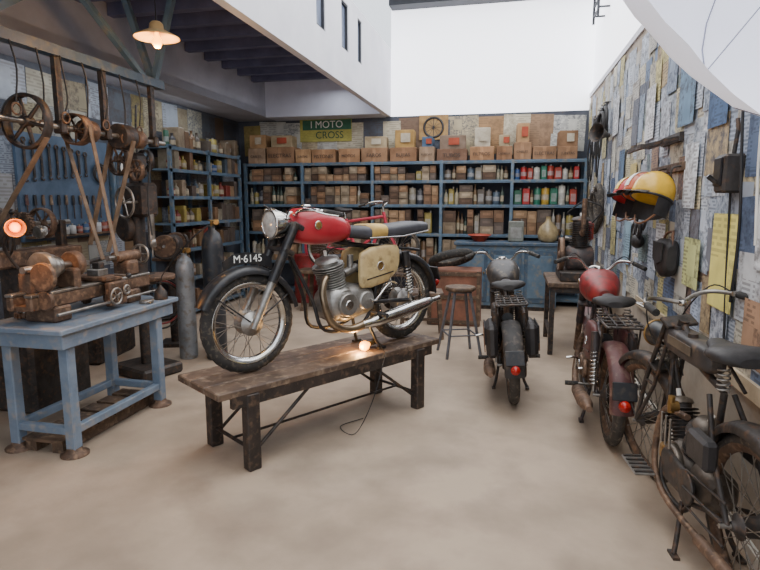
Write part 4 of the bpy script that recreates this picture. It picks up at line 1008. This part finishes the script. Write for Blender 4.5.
# ------------------------------------------------------------------ umbrella (white) on a wall arm, top right
b=B('umbrella')
C=V((.615,1.12,2.065));Rr=.435;apex=V((.48,1.42,2.15));n=8;sub=6;rings=8
ux=V((1,0,0));uz=V((0,.35,.94)).normalized();vs=[]
for i in range(rings+1):
    t=i/rings
    for j in range(n*sub):
        w=2*PI*j/(n*sub)+.2;fr=abs(((j%sub)/sub)-.5)*2
        rr=Rr*(1-.05*(1-fr)*t)
        rim=C+(ux*math.cos(w)+uz*math.sin(w))*rr
        f=math.sin(t*PI/2);g=math.cos(t*PI/2)
        vs.append(C+(rim-C)*f+(apex-C)*g)
K=n*sub
b.add(vs,[(i*K+j,(i+1)*K+j,(i+1)*K+(j+1)%K,i*K+(j+1)%K) for i in range(rings) for j in range(K)],canvas,True)
ribm=M('umbrella_rib',(150,152,168),(130,132,148),rough=.4,metal=.5)
for k in range(n):
    j=k*sub
    b.tube([vs[i*K+j]+V((0,-.004,0)) for i in range(rings+1)],.0014,ribm,n=5)
    hub=apex+(C-apex)*.55;mid=vs[5*K+j];b.tube([hub,mid],.0012,ribm,n=5)
b.tube([apex+V((0,.03,0)),C+(C-apex)*.9],.005,ribm,n=8);b.cyl(apex+(C-apex)*.5,apex+(C-apex)*.6,.012,ribm,n=10)
e_=C+(C-apex)*.85
b.tube([e_,(XR-.025,e_.y,e_.z+.1)],.012,black,n=8);b.disc((XR-.027,e_.y,e_.z+.1),(1,0,0),.05,.02,black,n=16)
b.done()

# ------------------------------------------------------------------ light
w=bpy.data.worlds.new('sky');bpy.context.scene.world=w;w.use_nodes=True
bg=w.node_tree.nodes['Background'];bg.inputs[0].default_value=(.86,.92,1,1);bg.inputs[1].default_value=1.95
def area(name,loc,rot,sx,sy,e,col):
    s=bpy.data.lights.new(name,'AREA');s.shape='RECTANGLE';s.size=sx;s.size_y=sy;s.energy=e;s.color=col
    so=bpy.data.objects.new(name,s);bpy.context.collection.objects.link(so);so.location=loc;so.rotation_euler=[math.radians(q) for q in rot]
area('skylight',(-.4,4.5,5.6),(0,0,0),2.8,8,230,(1,.96,.9))
area('fill_left',(-4.2,5.2,2.9),(0,20,0),.3,5,26,(.85,.92,1))  # added fill under the left ceiling, no lamp fitting there
area('fill_recess',(-2.6,7.5,3.3),(0,0,0),.3,2,18,(.9,.94,1))  # added fill to brighten the mezzanine recess, not a real fixture
h=1.6;a=math.radians(12.93);p=math.radians(8.63)
Fv=V((-math.sin(a)*math.cos(p),math.cos(a)*math.cos(p),-math.sin(p)));Rv=V((math.cos(a),math.sin(a),0));Uv=Rv.cross(Fv)
cam=bpy.data.cameras.new('camera');cam.sensor_width=36;cam.lens=36*560/760;cam.clip_start=.05
co=bpy.data.objects.new('camera',cam);bpy.context.collection.objects.link(co)
m4=Matrix((Rv,Uv,-Fv)).transposed().to_4x4();m4.translation=V((0,0,h));co.matrix_world=m4
bpy.context.scene.camera=co
